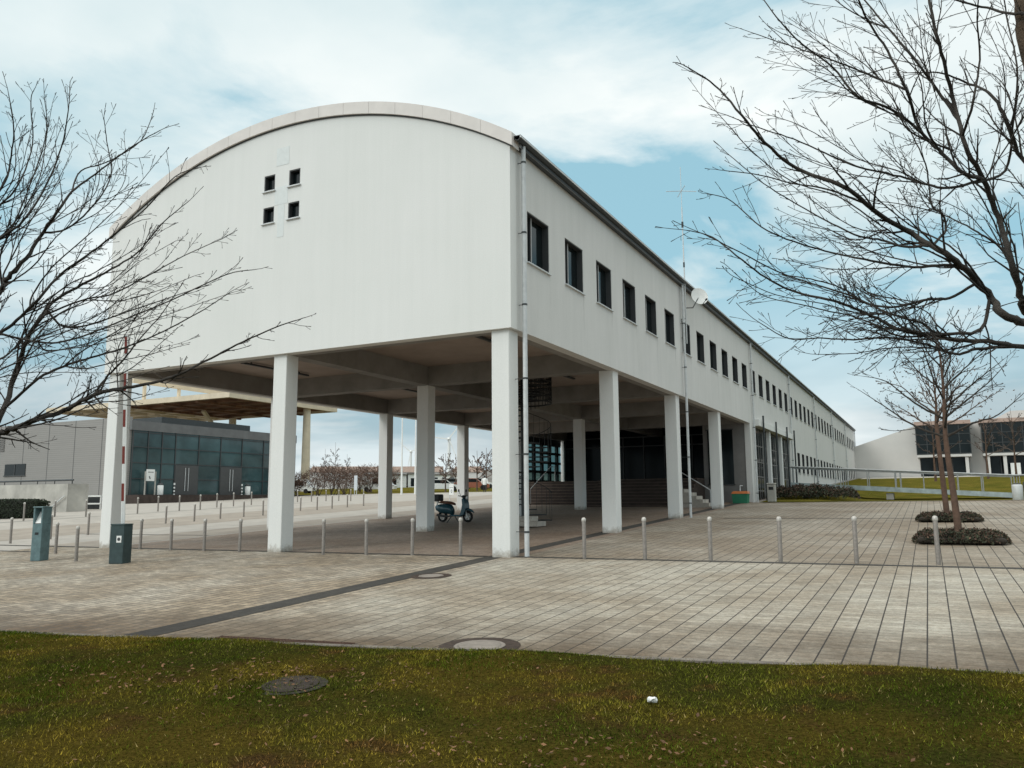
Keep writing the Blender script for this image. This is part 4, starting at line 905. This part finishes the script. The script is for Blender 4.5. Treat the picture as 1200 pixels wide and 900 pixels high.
# right-hand tree; its trunk stands just beyond the right edge
def tpt(px, py, D): return at(px, py, D)
DR = 6.6
tb_ = at(1330, 800, DR); tb_.z = gz(tb_.x, tb_.y)
rt = [tb_, at(1305, 620, DR), at(1290, 470, DR), at(1268, 300, DR+.05), at(1237, 150, DR+.1), at(1212, 60, DR+.15), at(1204, 0, DR+.15), at(1196, -90, DR+.2)]
RL = [
 ([(1240, 392), (1200, 377), (1177, 369), (1160, 348), (1135, 320), (1107, 297), (1069, 274), (1032, 252), (985, 217), (934, 197), (897, 168), (869, 135), (838, 100), (808, 80)], 6.6, 5.9, .048, .005, {'skip': .3}),
 ([(1240, 400), (1205, 370), (1195, 345), (1184, 300), (1170, 255), (1152, 210), (1131, 170), (1118, 120), (1108, 80), (1095, 30), (1085, -30)], 6.7, 7.3, .042, .014, {'skip': .2}),
 ([(1152, 212), (1130, 203), (1100, 176), (1077, 150), (1062, 105), (1040, 60), (1015, 20), (1000, -15)], 6.9, 6.4, .022, .008, {}),
 ([(1118, 135), (1098, 105), (1079, 79), (1041, 33), (1013, 0), (990, -30)], 7.1, 7.6, .018, .006, {}),
 ([(1240, 215), (1198, 187), (1180, 140), (1160, 110), (1135, 98), (1105, 86), (1075, 85)], 6.7, 7.5, .028, .006, {}),
 ([(1205, 20), (1185, 16), (1150, 8), (1115, -2), (1080, -20)], 6.75, 6.9, .02, .006, {}),
 ([(1165, 360), (1150, 385), (1116, 391), (1095, 389), (1081, 379), (1050, 370), (1010, 352), (985, 337), (950, 327), (915, 322)], 6.5, 6.0, .018, .004, {}),
 ([(1240, 412), (1200, 407), (1167, 401), (1129, 399), (1097, 393), (1057, 387), (1033, 376), (1007, 364), (975, 352), (940, 345), (905, 330), (870, 305), (835, 278), (805, 270)], 6.5, 5.7, .028, .004, {'skip': .2}),
 ([(1167, 401), (1145, 409), (1119, 415), (1087, 404), (1044, 396), (1000, 398), (960, 396), (925, 397), (890, 378)], 6.5, 6.2, .016, .004, {}),
 ([(1115, 306), (1092, 312), (1071, 313), (1039, 309), (1007, 303), (975, 296), (930, 283), (892, 266), (858, 236), (835, 228)], 6.4, 6.7, .016, .004, {}),
 ([(1141, 340), (1113, 349), (1087, 351), (1052, 359), (1020, 357), (1001, 348), (970, 338), (920, 322), (870, 297), (828, 276)], 6.5, 5.5, .015, .004, {}),
 ([(1098, 295), (1060, 289), (1033, 281), (1007, 277), (975, 262), (935, 240), (895, 215), (855, 182)], 6.4, 6.9, .014, .004, {}),
 ([(1150, 214), (1113, 220), (1081, 215), (1055, 207), (1007, 196), (975, 183), (930, 163), (890, 150), (852, 135)], 6.9, 6.3, .015, .004, {}),
 ([(1101, 287), (1108, 270), (1105, 252), (1093, 242), (1089, 222), (1086, 197), (1077, 175), (1058, 140), (1030, 115), (1000, 85)], 6.5, 7.2, .013, .004, {}),
 ([(1079, 150), (1045, 128), (1004, 112), (976, 79), (939, 51), (910, 20), (890, -8)], 6.7, 6.0, .015, .004, {}),
 ([(1060, 100), (1030, 92), (1000, 80), (960, 65), (915, 50), (880, 38)], 6.6, 7.2, .012, .004, {}),
 ([(1165, 240), (1178, 200), (1188, 140), (1192, 80), (1180, 20), (1172, -30)], 6.9, 7.5, .016, .006, {}),
 ([(1130, 175), (1140, 120), (1148, 70), (1145, 20), (1150, -30)], 7.0, 6.5, .015, .005, {}),
 ([(1190, 320), (1172, 290), (1150, 275), (1128, 262), (1100, 250), (1060, 240), (1020, 235)], 6.7, 7.6, .013, .004, {}),
 ([(1210, 330), (1225, 280), (1215, 240), (1195, 215), (1175, 190)], 6.7, 7.6, .016, .005, {}),
 ([(1005, 230), (970, 222), (930, 215), (890, 205), (850, 200)], 6.2, 6.6, .010, .004, {'tl': .7}),
 ([(1041, 33), (1020, 25), (985, 5), (960, -20)], 7.3, 7.9, .01, .004, {'tl': .7}),
]
big_tree('bare_tree', rt, .15, .085, RL, 'bare tree reaching in from the right with long drooping limbs', 21, M_barkl, .72, .105, .0017)
DL = 7.6
tb_ = at(-170, 830, DL); tb_.z = gz(tb_.x, tb_.y)
lt = [tb_, at(-165, 650, DL), at(-150, 540, DL), at(-135, 420, DL), at(-120, 280, DL+.1), at(-110, 150, DL+.1), at(-100, 40, DL+.1)]
LL = [
 ([(-80, 533), (-20, 515), (0, 507), (20, 501), (42, 492), (75, 482), (100, 468), (122, 459), (150, 454), (185, 447), (215, 436), (255, 416), (292, 397), (330, 381), (358, 372)], 7.5, 6.7, .042, .004, {'skip': .25}),
 ([(122, 459), (127, 440), (145, 421), (165, 396), (187, 371), (205, 345)], 7.2, 7.6, .014, .004, {}),
 ([(-60, 545), (-15, 510), (0, 488), (15, 447), (28, 406), (45, 376), (62, 354), (90, 337), (122, 320), (160, 297), (190, 262), (222, 235)], 7.6, 8.2, .042, .004, {'skip': .25}),
 ([(20, 448), (45, 444), (75, 429), (100, 421), (135, 411), (165, 400), (200, 384), (240, 362), (270, 342)], 7.6, 7.0, .017, .004, {}),
 ([(-60, 400), (-10, 352), (3, 338), (10, 325), (30, 303), (50, 273), (66, 250), (84, 225), (112, 204), (150, 175), (187, 153)], 7.5, 7.1, .037, .004, {'skip': .25}),
 ([(-60, 440), (-10, 398), (20, 376), (45, 350), (70, 322), (100, 301), (140, 270), (172, 243), (205, 207), (235, 196)], 7.7, 7.3, .024, .004, {'skip': .2}),
 ([(-60, 420), (-10, 392), (20, 396), (55, 402), (90, 396), (140, 377), (200, 352), (265, 322), (298, 316)], 7.4, 6.8, .017, .004, {}),
 ([(45, 378), (75, 383), (110, 379), (150, 365), (195, 350), (240, 335)], 7.8, 8.2, .014, .004, {}),
 ([(-60, 330), (-5, 283), (28, 258), (55, 215), (72, 172), (80, 130), (82, 98)], 7.5, 7.9, .02, .004, {}),
 ([(-60, 300), (0, 222), (12, 190), (16, 150), (10, 110)], 7.4, 7.0, .018, .004, {}),
 ([(-60, 290), (0, 240), (22, 215), (38, 170), (36, 120), (40, 105)], 7.7, 8.1, .015, .004, {}),
 ([(10, 326), (0, 300), (20, 255), (45, 190), (55, 150), (52, 115)], 7.6, 8.0, .012, .004, {}),
 ([(50, 273), (78, 268), (110, 240), (130, 205), (125, 165), (122, 140)], 7.4, 7.9, .012, .004, {}),
 ([(62, 354), (95, 352), (130, 345), (170, 325), (215, 300), (260, 280)], 7.9, 7.3, .012, .004, {}),
 ([(-60, 480), (-10, 440), (20, 425), (60, 412), (105, 405), (145, 395)], 7.3, 6.8, .013, .004, {}),
 ([(85, 225), (95, 200), (125, 190), (165, 165), (180, 130)], 7.3, 7.7, .009, .004, {'tl': .7}),
 ([(-60, 470), (-15, 430), (10, 415), (40, 385), (62, 372), (100, 352), (140, 322), (178, 280)], 7.9, 8.5, .016, .004, {}),
]
big_tree('bare_tree', lt, .14, .07, LL, 'bare tree reaching in from the left in front of the gable', 8, M_bark, .58, .11, .0018)

# small street trees in planted beds
def small_tree(loc, h, trunk_h, r, seed, lean, label, m_tr, m_tw, nl, tl, reach, group=None, name='street_tree', leaves=0, mn=.006, lev=2):
    R = random.Random(seed); e = empty(name, loc, label, 'tree', group); c = cr([Vector((0, 0, -.05)), Vector((lean[0]*.5, lean[1]*.5, trunk_h*.5)), Vector((lean[0], lean[1], trunk_h)), Vector((lean[0]*1.1+.05, lean[1]*1.1, trunk_h+(h-trunk_h)*.45)), Vector((lean[0]*1.2, lean[1], h))], 6)
    n = len(c); rad = [r*(1.15 if i == 0 else 1)*(1-.35*min(1, v.z/trunk_h)) if v.z < trunk_h else max(mn, r*.62*(1-(v.z-trunk_h)/(h-trunk_h)*.97)) for i, v in enumerate(c)]
    MB().tube(c, rad, 10).build('trunk', m_tr, e); mb = MB(); tips = []
    for k in range(nl):
        t = k/max(1, nl-1); z = trunk_h*(.97)+(h-trunk_h)*.62*t; b = min(c, key=lambda v: abs(v.z-z)); az = k*2.4+R.uniform(-.4, .4); up = .45+.9*t
        d = Vector((math.cos(az), math.sin(az), up)).normalized(); L_ = reach*R.uniform(.75, 1.15)*(1-.45*t)
        pts = [b]+[b+d*L_*s+Vector((R.gauss(0, .03), R.gauss(0, .03), .12*s*s*L_*(1 if R.random() < .7 else -.6))) for s in (.33, .66, 1.0)]
        limb(mb, pts, r*.42*(1-.5*t), mn*1.1, R, .15*reach/2, tl, lev, .03, mn, 6, .12); tips += pts[1:]
    mb.build('crown', m_tw, e, fix=False)
    if leaves:
        def sh(r_):
            q = r_.choice(tips); return (q.x+r_.gauss(0, .3), q.y+r_.gauss(0, .3), q.z+r_.gauss(0, .2)-.1)
        o = leafy('dead_leaves', M_leafd, leaves, .032, sh, seed); o.parent = e
    return e
M_trunk = mat('brown_bark', (.12, .072, .05), .9, .35, 8, bump=.5, bscale=40)
p = Vector((8.83, 5.45, gz(8.83, 5.45))); small_tree(p, 5.5, 2.42, .088, 4, (-.12, .05), 'slim bare street tree in the nearer planted bed', M_trunk, M_bark, 15, .95, 2.5, 'street trees in beds', mn=.0042)
p = Vector((8.72, 12.85, gz(8.7, 12.8))); small_tree(p, 4.9, 2.9, .095, 9, (-.1, .0), 'bare street tree with clinging brown leaves in the farther bed', M_trunk, M_twigb, 11, .8, 2.1, 'street trees in beds', leaves=420, mn=.008)
for px, py, D, h, s in ((1159, 568, 78, 6.5, 12), (1192, 566, 80, 7, 13), (1097, 568, 74, 6.2, 14)):
    p = at(px, py, D); p.z = gz(p.x, p.y)
    small_tree(p, h, 2.2, .12, s, (0, 0), {12: 'bare tree before the second dark glass bay', 13: 'bare tree at the right edge before the hall', 14: 'bare tree before the first dark glass bay'}[s], M_trunk, M_twigb, 9, 1.1, 2.3, 'bare trees before the hall', mn=.014, lev=1)
def bed_shape(a, b, h):
    def f(r):
        while True:
            x, y = r.uniform(-1, 1), r.uniform(-1, 1); k = (abs(x)**4+abs(y)**4)
            if k < 1: break
        return (x*a, y*b, h*max(.05, (1-k)**.4)*r.uniform(.45, 1.05)*(1+.18*math.sin(x*9+y*5)))
    return f
for i, (x, y, a, b, h, lb) in enumerate(((8.83, 5.35, .98, .95, .25, 'low square shrub bed round the nearer street tree'), (8.75, 12.8, .93, .95, .24, 'low square shrub bed round the farther street tree'))):
    e = empty('shrub_bed', (x, y, gz(x, y)), lb, 'shrub bed', 'planted beds'); o = leafy('leaves', M_shrub, 5200, .035, bed_shape(a, b, h), 30+i); o.parent = e; o = leafy('dry_twigs', M_shrubr, 2600, .035, bed_shape(a, b, h*1.1), 40+i); o.parent = e
    MB().bbox(-a*.9, -b*.9, 0, a*.9, b*.9, h*.55, .08, 2).build('soil_mound', mat('dark_soil', (.03, .024, .018), .95) if i == 0 else MATS['dark_soil'], e)
for i, (px, py, a, b, h, lb) in enumerate(((920, 584, 1.1, 2.0, .55, 'dark low shrubs nearest the glazed front'), (944, 583.5, 1.3, 2.4, .6, 'dark low shrubs in the middle below the facade'), (970, 583, 1.4, 2.4, .55, 'dark low shrubs at the right end below the facade'))):
    p = gp(px, py+2); p.y += 2.2; p.z = gz(p.x, p.y); e = empty('shrub', p, lb, 'shrub', 'low shrubs along the facade'); o = leafy('leaves', M_shrub, 3000, .06, bed_shape(a, b, h), 50+i); o.parent = e; o = leafy('dry_twigs', M_shrubr, 1500, .06, bed_shape(a, b, h*1.15), 60+i); o.parent = e

# ------------------------------------------------------------------ far background seen under the building
mb = MB(); nx = 60; prof = []
for k in range(nx+1):
    az = math.radians(-75+130*k/nx); d = 620; prof.append((CAM.x+d*math.sin(az), CAM.y+d*math.cos(az), 15+5*math.sin(k*.35)+3*math.sin(k*.93+1)))
pts = []
for s, hh in ((.75, .12), (.88, .62), (1, 1), (1.2, 1.05)):
    for x, y, z in prof: pts.append((CAM.x+(x-CAM.x)*s, CAM.y+(y-CAM.y)*s, 1+z*hh+(1.2*math.sin(x*.07)+1.2*math.sin(y*.05)) if s > .8 else 0))
mb.add(pts, [(j*(nx+1)+i, j*(nx+1)+i+1, (j+1)*(nx+1)+i+1, (j+1)*(nx+1)+i) for j in range(3) for i in range(nx)], True)
struct(mb.build('hills', mat('hazy_hill', (.2, .185, .165), .95, .45, .03), fix=False), 'low brownish hills along the horizon')
sheet('grass_verge', lawn_mat('verge_grass', (.1, .1, .02), (.17, .13, .03), (.12, .085, .03)), -95, 60.5, -2, 140, .01, 6, 'yellowish grass verge behind the bollards')
def bushy(r, a, b, h):
    while True:
        x, y, z = r.uniform(-1, 1), r.uniform(-1, 1), r.uniform(0, 1)
        if x*x+y*y+((z-.55)/.55)**2 < 1+.25*math.sin(x*7)*math.cos(z*9+y*4): return (x*a, y*b, z*h)
def fan_shrub(mb, r, a, b, h, n, thick):
    for _ in range(n):
        while True:
            x, y, z = r.uniform(-1, 1), r.uniform(-1, 1), r.uniform(-1, 1); k = x*x+y*y+z*z
            if k < 1+.3*math.sin(x*6+a*9)*math.cos(z*7+y*5): break
        c = Vector((x*a, y*b, h*.62+z*h*.4)); d = Vector((x*.8+r.gauss(0, .6), y*.8+r.gauss(0, .6), .35+z*.5+r.gauss(0, .5))).normalized()*r.uniform(.25, .65); ax = d.cross(Vector((r.gauss(0, 1), r.gauss(0, 1), r.gauss(0, 1)))).normalized()*thick
        mb.add([c-ax, c+ax, c+d], [(0, 1, 2)])
    return mb
SHR = [(372, 577, 92, 2.2, 3.4, 'first brown shrub right of the cream column'), (388, 577, 95, 2.4, 3.7, 'broad brown shrub left of the sign panel'), (404, 577, 93, 2.2, 3.3, 'brown shrub just left of the sign panel'), (433, 577, 100, 2.3, 3.6, 'brown round crowned shrub left of the rear pillar'), (421, 577, 104, 2.0, 3.4, 'brown shrub behind the sign panel'), (347, 577, 100, 1.6, 2.8, 'small brown shrub left of the cream column'), (452, 577, 100, 2.2, 3.3, 'brown shrub behind the rear left pillar')]
for i, (px, py, D, a, h, lb) in enumerate(SHR):
    p = at(px, py, D); p.z = gz(p.x, p.y); e = empty('bare_shrub', p, lb, 'shrub', 'brown winter shrubs beyond the lanes'); r = random.Random(70+i)
    fan_shrub(MB(), r, a*.82, a*.82, h*.95, 1150, .026).build('twigs', M_twigr, e, fix=False)
    mb = MB()
    for k in range(7): mb.tube([(r.gauss(0, .25), r.gauss(0, .25), -.1), (r.gauss(0, a*.35), r.gauss(0, a*.35), h*.6)], [.05, .02], 5)
    mb.build('stems', M_twigb, e, fix=False)
for i, (px, py, D, h, reach, lb) in enumerate(((380, 572, 150, 7.5, 1.3, 'thin bare tree behind the shrubs, left one'), (392, 572, 155, 9, 2.0, 'taller bare tree behind the shrubs, middle one'), (406, 572, 160, 7, 1.3, 'thin bare tree behind the shrubs, right one'), (522, 577, 92, 4.4, 1.7, 'bare tree above the scooter between two pillars'), (534, 577, 96, 4.4, 1.7, 'bare tree left of the rear right pillar'), (559, 577, 92, 4.6, 1.8, 'bare tree right of the rear right pillar'), (570, 577, 95, 5.0, 1.9, 'bare tree just left of the corner pillar above the person'), (581, 577, 95, 4.6, 1.9, 'bare tree half hidden by the corner pillar'))):
    p = at(px, py, D); p.z = gz(p.x, p.y); small_tree(p, h, h*.3, .1, 80+i, (0, 0), lb, M_twigb, M_twigr if i > 2 else M_twigb, 9, 1.0, reach, 'bare trees in the distance', 'bare_tree', mn=.02, lev=1)
p = at(416.7, 574, 88); p.z = gz(p.x, p.y)
sg = empty('sign_panel', p, 'tall pale sign panel on two posts in front of brown shrubs', 'sign', rz=math.radians(-27)); MB().bbox(-.36, -.04, .55, .36, .04, 2.15, .02, 1).build('panel', mat('pale_panel', (.62, .66, .7), .5), sg); MB().box(-.3, -.03, -.2, -.24, .03, .55).box(.24, -.03, -.2, .3, .03, .55).build('leg', M_zinc, sg)
p = gp(527, 587.5)
sg = empty('info_sign', p, 'white info sign with a ring emblem behind the scooter', 'sign', rz=math.radians(-25)); MB().tube([(0, 0, 0), (0, 0, 1.28)], .03, 8).build('post', M_zinc, sg)
MB().box(.0, -.045, .46, .56, -.02, 1.26).build('panel', M_wpaint, sg); MB().tube([(.3+.075*math.cos(k*.3142), -.05, .72+.11*math.sin(k*.3142)) for k in range(21)], .014, 6, False).build('emblem', M_dark, sg); MB().box(.05, -.049, .98, .51, -.0455, 1.0).build('line', M_dark, sg)
for px, top, lb in ((470.5, 440, 'tall thin white flagpole left of the middle pillar'), (486.5, 450, 'thin white flagpole almost behind the middle pillar')):
    p = at(px, 577, 85); p.z = gz(p.x, p.y); e = empty('flagpole', p, lb, 'pole', 'white flagpoles'); MB().tube([(0, 0, -.2), (0, 0, 1.6), (0, 0, 13)], [.12, .1, .05], 10).build('pole', M_wpaint, e); MB().lathe([(.0, 13), (.08, 13.03), (.05, 13.12)], 8).build('finial', M_zinc, e)
for px, hy, D, ang0, lb in ((526, 514, 900, 52, 'nearer white wind turbine above the scooter'), (481, 529, 1200, 140, 'distant small white wind turbine left of the middle pillar')):
    hub = at(px, hy, D); base = at(px, 583, D); e = empty('wind_turbine', base, lb, 'wind turbine', 'wind turbines on the horizon', rz=-YAW)
    hz = hub.z-base.z; MB().tube([(0, 0, -5), (0, 0, hz)], [2.2, 1.5], 12).build('tower', M_wpaint, e); MB().bbox(-1.8, -3.5, hz-1.8, 1.8, 5, hz+1.8, .5, 2).build('nacelle', M_wpaint, e)
    rb = MB().lathe([(1.6, 0), (1.4, 1), (.3, 2.2)], 12); rb = rb.build('hub', M_wpaint, e); rb.rotation_euler.x = math.radians(90); rb.location = (0, -3.5, hz)
    for k in range(3):
        a = math.radians(ang0+120*k); d = Vector((math.cos(a), 0, math.sin(a))); c = Vector((0, -4.2, hz)); x = d.cross(Vector((0, 1, 0)))
        mb = MB(); mb.prism([c-x*.7, c+x*.9, c+d*8+x*1.0, c+d*27+x*.2, c+d*27-x*.1, c+d*8-x*.4], (0, .5, 0)); mb.build('blade', M_wpaint, e)
# low white building and parked cars
def car(loc, rz, colm, label, van=False):
    e = empty('parked_van' if van else 'parked_car', loc, label, 'van' if van else 'car', 'vehicles parked beyond the lanes', rz)
    P = [(-2.3, .35), (2.3, .35), (2.35, .8), (1.9, 1.0), (1.25, 1.9), (-2.25, 2.0), (-2.35, 1.0)] if van else [(-2.1, .3), (2.1, .3), (2.15, .7), (1.2, .9), (.55, 1.42), (-1.1, 1.45), (-1.8, .98), (-2.15, .9)]
    mb = MB(); mb.prism([(x, -.85, z) for x, z in P], (0, 1.7, 0)); mb.build('body', colm, e)
    g = MB(); 
    for s in (-1, 1):
        y = s*.853; q = [(1.15, 1.05), (.95, 1.75), (-.6, 1.78), (-.6, 1.05)] if van else [(1.0, .95), (.5, 1.34), (-1.0, 1.36), (-1.5, .98)]; g.prism([(x, y, z) for x, z in q], (0, s*.006, 0))
    g.build('side_window', M_glass, e)
    for x in (-1.35, 1.4):
        for s in (-1, 1): MB().tube([(x, s*.72, .32), (x, s*.87, .32)], .32, 14).build('wheel', M_tyre, e)
    for s in (-1, 1): MB().bbox(2.08, s*.62-.14, .62, 2.17, s*.62+.14, .76, .02, 1).build('headlight', M_zinc, e)
    return e
M_cw = mat('car_white', (.75, .76, .76), .3); M_cg = mat('car_grey', (.22, .23, .24), .3); M_cr = mat('car_rust', (.35, .12, .07), .35)
CARS = [(517, 576.5, 95, M_cw, 'white car parked above the scooter box', False), (530, 576, 112, M_cg, 'grey car parked behind the info sign', False), (349, 573, 110, M_cw, 'white van parked left of the cream column', True), (553, 577, 98, M_cr, 'reddish car parked left of the walking person', False), (561, 576, 106, M_cw, 'white car parked between the reddish car and the walking person', False), (443, 574.5, 105, M_cw, 'white van parked behind the rear left pillar', True)]
for px, py, D, m, lb, v in CARS:
    p = at(px, py, D); p.z = gz(p.x, p.y); car(p, math.radians(25+10*math.sin(px)), m, lb, v)
for i, (pa, pb, lb) in enumerate(((427, 476, 'low white building with dark windows behind the rear left pillar'), (478, 500, 'low white building between the flagpole and the middle pillar'), (505, 545, 'low pale building behind the bare trees above the scooter'))):
    a = at(pa, 570, 140); b = at(pb, 570, 140); z = gz(a.x, a.y); v = b-a; ln = Vector((v.x, v.y, 0)).length; e = empty('low_building', (a.x, a.y, z), lb, 'building', 'low white buildings beyond the lanes', math.atan2(v.y, v.x)); hgt = 2.3 if i < 2 else 2.0
    MB().box(0, 0, -1.5, ln, 8, hgt).build('wall', M_wpaint, e); MB().box(-.2, -.2, hgt+.002, ln+.2, 8.2, hgt+.25).build('roof', M_grey, e); x = .5
    while x < ln-1: MB().box(x, -.03, .2, x+.7, .05, 1.6).build('window', M_glass, e); x += 1.45
# far houses on the hill line
r = random.Random(2); M_tile = mat('roof_tile', (.3, .22, .18), .85, .2, 1)
for i, (px, D, w_) in enumerate(((378, 420, 14), (398, 440, 18), (417, 430, 12), (436, 450, 16), (474, 430, 15), (500, 445, 18), (548, 430, 15))):
    p = at(px, 560, D); z = gz(p.x, p.y); zt = at(px, 549, D).z
    e = empty('far_house', (p.x, p.y, z), '%s from the left of the small pale houses on the skyline' % ORD[i], 'house', 'pale houses on the skyline', -YAW); MB().box(-w_/2, 0, -2, w_/2, 9, zt-z-2).build('wall', M_hall, e)
    MB().prism([(-w_/2-.5, -.5, zt-z-2), (w_/2+.5, -.5, zt-z-2), (w_/2-.5, 4.5, zt-z+1), (-w_/2+.5, 4.5, zt-z+1)], (0, .3, .3)).build('roof', M_tile, e)

# person walking in the distance
def person(loc, rz, label, m_top, m_leg):
    e = empty('person', loc, label, 'person', None, rz)
    J = {'pelvis': ((0, 0, .93), .15), 'chest': ((0, .02, 1.25), .17), 'neck': ((0, .02, 1.48), .06), 'head': ((0, -.01, 1.6), .1), 'top': ((0, 0, 1.7), .085)}
    for s, n_ in ((-1, 'l'), (1, 'r')):
        J['sh'+n_] = ((s*.19, .02, 1.4), .075); J['el'+n_] = ((s*.27, .03*s, 1.13), .05); J['wr'+n_] = ((s*.27, -.12*s-.03, .9), .035); J['ha'+n_] = ((s*.27, -.16*s-.04, .8), .04)
        J['hip'+n_] = ((s*.1, 0, .88), .105); J['kn'+n_] = ((s*.11, -.13*s-.03, .48), .07); J['an'+n_] = ((s*.11, .14*s*-1, .09), .05); J['to'+n_] = ((s*.12, .14*s*-1-.18, .04), .04)
    Ed = [('pelvis', 'chest'), ('chest', 'neck'), ('neck', 'head'), ('head', 'top')]
    for n_ in 'lr': Ed += [('chest', 'sh'+n_), ('sh'+n_, 'el'+n_), ('el'+n_, 'wr'+n_), ('wr'+n_, 'ha'+n_), ('pelvis', 'hip'+n_), ('hip'+n_, 'kn'+n_), ('kn'+n_, 'an'+n_), ('an'+n_, 'to'+n_)]
    ks = list(J); me = bpy.data.meshes.new('body'); me.from_pydata([J[k][0] for k in ks], [(ks.index(a), ks.index(b)) for a, b in Ed], []); o = bpy.data.objects.new('body', me); COL.objects.link(o); o.parent = e
    me.materials.append(m_leg); mod = o.modifiers.new('skin', 'SKIN'); lay = me.skin_vertices[0].data if me.skin_vertices else None
    if lay is None:
        bm = bmesh.new(); bm.from_mesh(me); bm.verts.layers.skin.verify(); bm.to_mesh(me); bm.free(); lay = me.skin_vertices[0].data
    for i, k in enumerate(ks): lay[i].radius = (J[k][1], J[k][1]*(.75 if k in ('chest', 'pelvis') else 1)); lay[i].use_root = (k == 'pelvis')
    sb = o.modifiers.new('smooth', 'SUBSURF'); sb.levels = sb.render_levels = 1
    mb = MB(); mb.lathe([(.19, .78), (.21, .95), (.2, 1.15), (.23, 1.36), (.16, 1.46), (.08, 1.5)], 14)
    for s in (-1, 1): mb.tube([(s*.2, .02, 1.42), (s*.285, .03*s, 1.13), (s*.28, -.12*s-.03, .9)], [.09, .075, .055], 10)
    mb.build('jacket', m_top, e); MB().lathe([(.1, 1.6), (.115, 1.66), (.1, 1.72), (.04, 1.755)], 12).build('hair', M_black, e); return e
p = at(568, 579.5, 84); p.z = gz(p.x, p.y)
person(p, math.radians(-160), 'person in a white jacket and dark trousers walking in the distance', M_wpaint, M_black)

# ------------------------------------------------------------------ lawn blades and fallen leaves (numpy meshes)
def mesh_np(name, V, nside, m):
    nf = len(V)//nside; me = bpy.data.meshes.new(name); me.vertices.add(len(V)); me.vertices.foreach_set('co', V.astype(np.float32).ravel()); me.loops.add(len(V)); me.loops.foreach_set('vertex_index', np.arange(len(V), dtype=np.int32))
    me.polygons.add(nf); me.polygons.foreach_set('loop_start', np.arange(0, len(V), nside, dtype=np.int32)); me.polygons.foreach_set('loop_total', np.full(nf, nside, dtype=np.int32)); me.update(calc_edges=True); me.materials.append(m)
    o = bpy.data.objects.new(name, me); COL.objects.link(o); return o
rs = np.random.RandomState(1)
def lawn_np(u, v):
    x = E0.x+EU.x*u+EV.x*v; y = E0.y+EU.y*u+EV.y*v
    return x, y, GX*x+GY*y+.02+.035*np.minimum(1, v/.5)+.018*np.sin(x*1.7+.4)*np.sin(y*1.3)
n = 460000
v = np.where(rs.uniform(0, 1, n) < .04, rs.normal(.0, .035, n), rs.uniform(.0, 5.6, n)); u = rs.uniform(-5, 17, n)
den = np.sin(u*2.1+np.sin(v*3.1)*1.3)*np.sin(v*2.7+np.cos(u*1.7)); keep = rs.uniform(0, 1, n) < .7+.3*den; u, v = u[keep], v[keep]; n = len(u)
x, y, z = lawn_np(u, np.maximum(v, 0)); hgt = rs.uniform(.009, .027, n)*(1+.3*den[keep])*np.where(rs.uniform(0, 1, n) < .04, 1.7, 1); az = rs.uniform(0, 2*np.pi, n); ln = rs.uniform(.2, 1.5, n)*hgt; az2 = rs.uniform(0, 2*np.pi, n); wd = rs.uniform(.0016, .0045, n)
V = np.empty((n, 3, 3)); V[:, 0] = np.stack([x-np.cos(az)*wd, y-np.sin(az)*wd, z-.004], 1); V[:, 1] = np.stack([x+np.cos(az)*wd, y+np.sin(az)*wd, z-.004], 1); V[:, 2] = np.stack([x+np.cos(az2)*ln, y+np.sin(az2)*ln, z+hgt], 1)
struct(mesh_np('grass', V.reshape(-1, 3), 3, M_blade), 'short mossy grass blades of the foreground lawn', 'stuff')
n = 650; u = np.concatenate([rs.uniform(-5, 17, n), rs.normal(5.0, 1.0, 420), rs.normal(8.6, .9, 420)]); v = np.concatenate([rs.uniform(.05, 5.4, n), rs.normal(1.7, .5, 420), rs.normal(3.3, .5, 420)]); v = np.clip(v, .05, 5.5); n = len(u)
x, y, z = lawn_np(u, v); z = z+rs.uniform(.012, .035, n); s = rs.uniform(.006, .022, n)*np.where(np.arange(n) > 650, 1.25, 1); a = rs.uniform(0, 6.28, n); t1 = rs.uniform(-.5, .5, n); t2 = rs.uniform(-.6, .6, n); V = np.empty((n, 4, 3))
for k, (dx, dy) in enumerate(((-1, 0), (0, -.5), (1, 0), (0, .5))):
    X = (dx*np.cos(a)-dy*np.sin(a))*s; Y = (dx*np.sin(a)+dy*np.cos(a))*s; V[:, k] = np.stack([x+X, y+Y, z+X*t1+Y*t2], 1)
struct(mesh_np('fallen_leaves', V.reshape(-1, 3), 4, M_leafd), 'small brown fallen leaves scattered over the lawn', 'stuff')
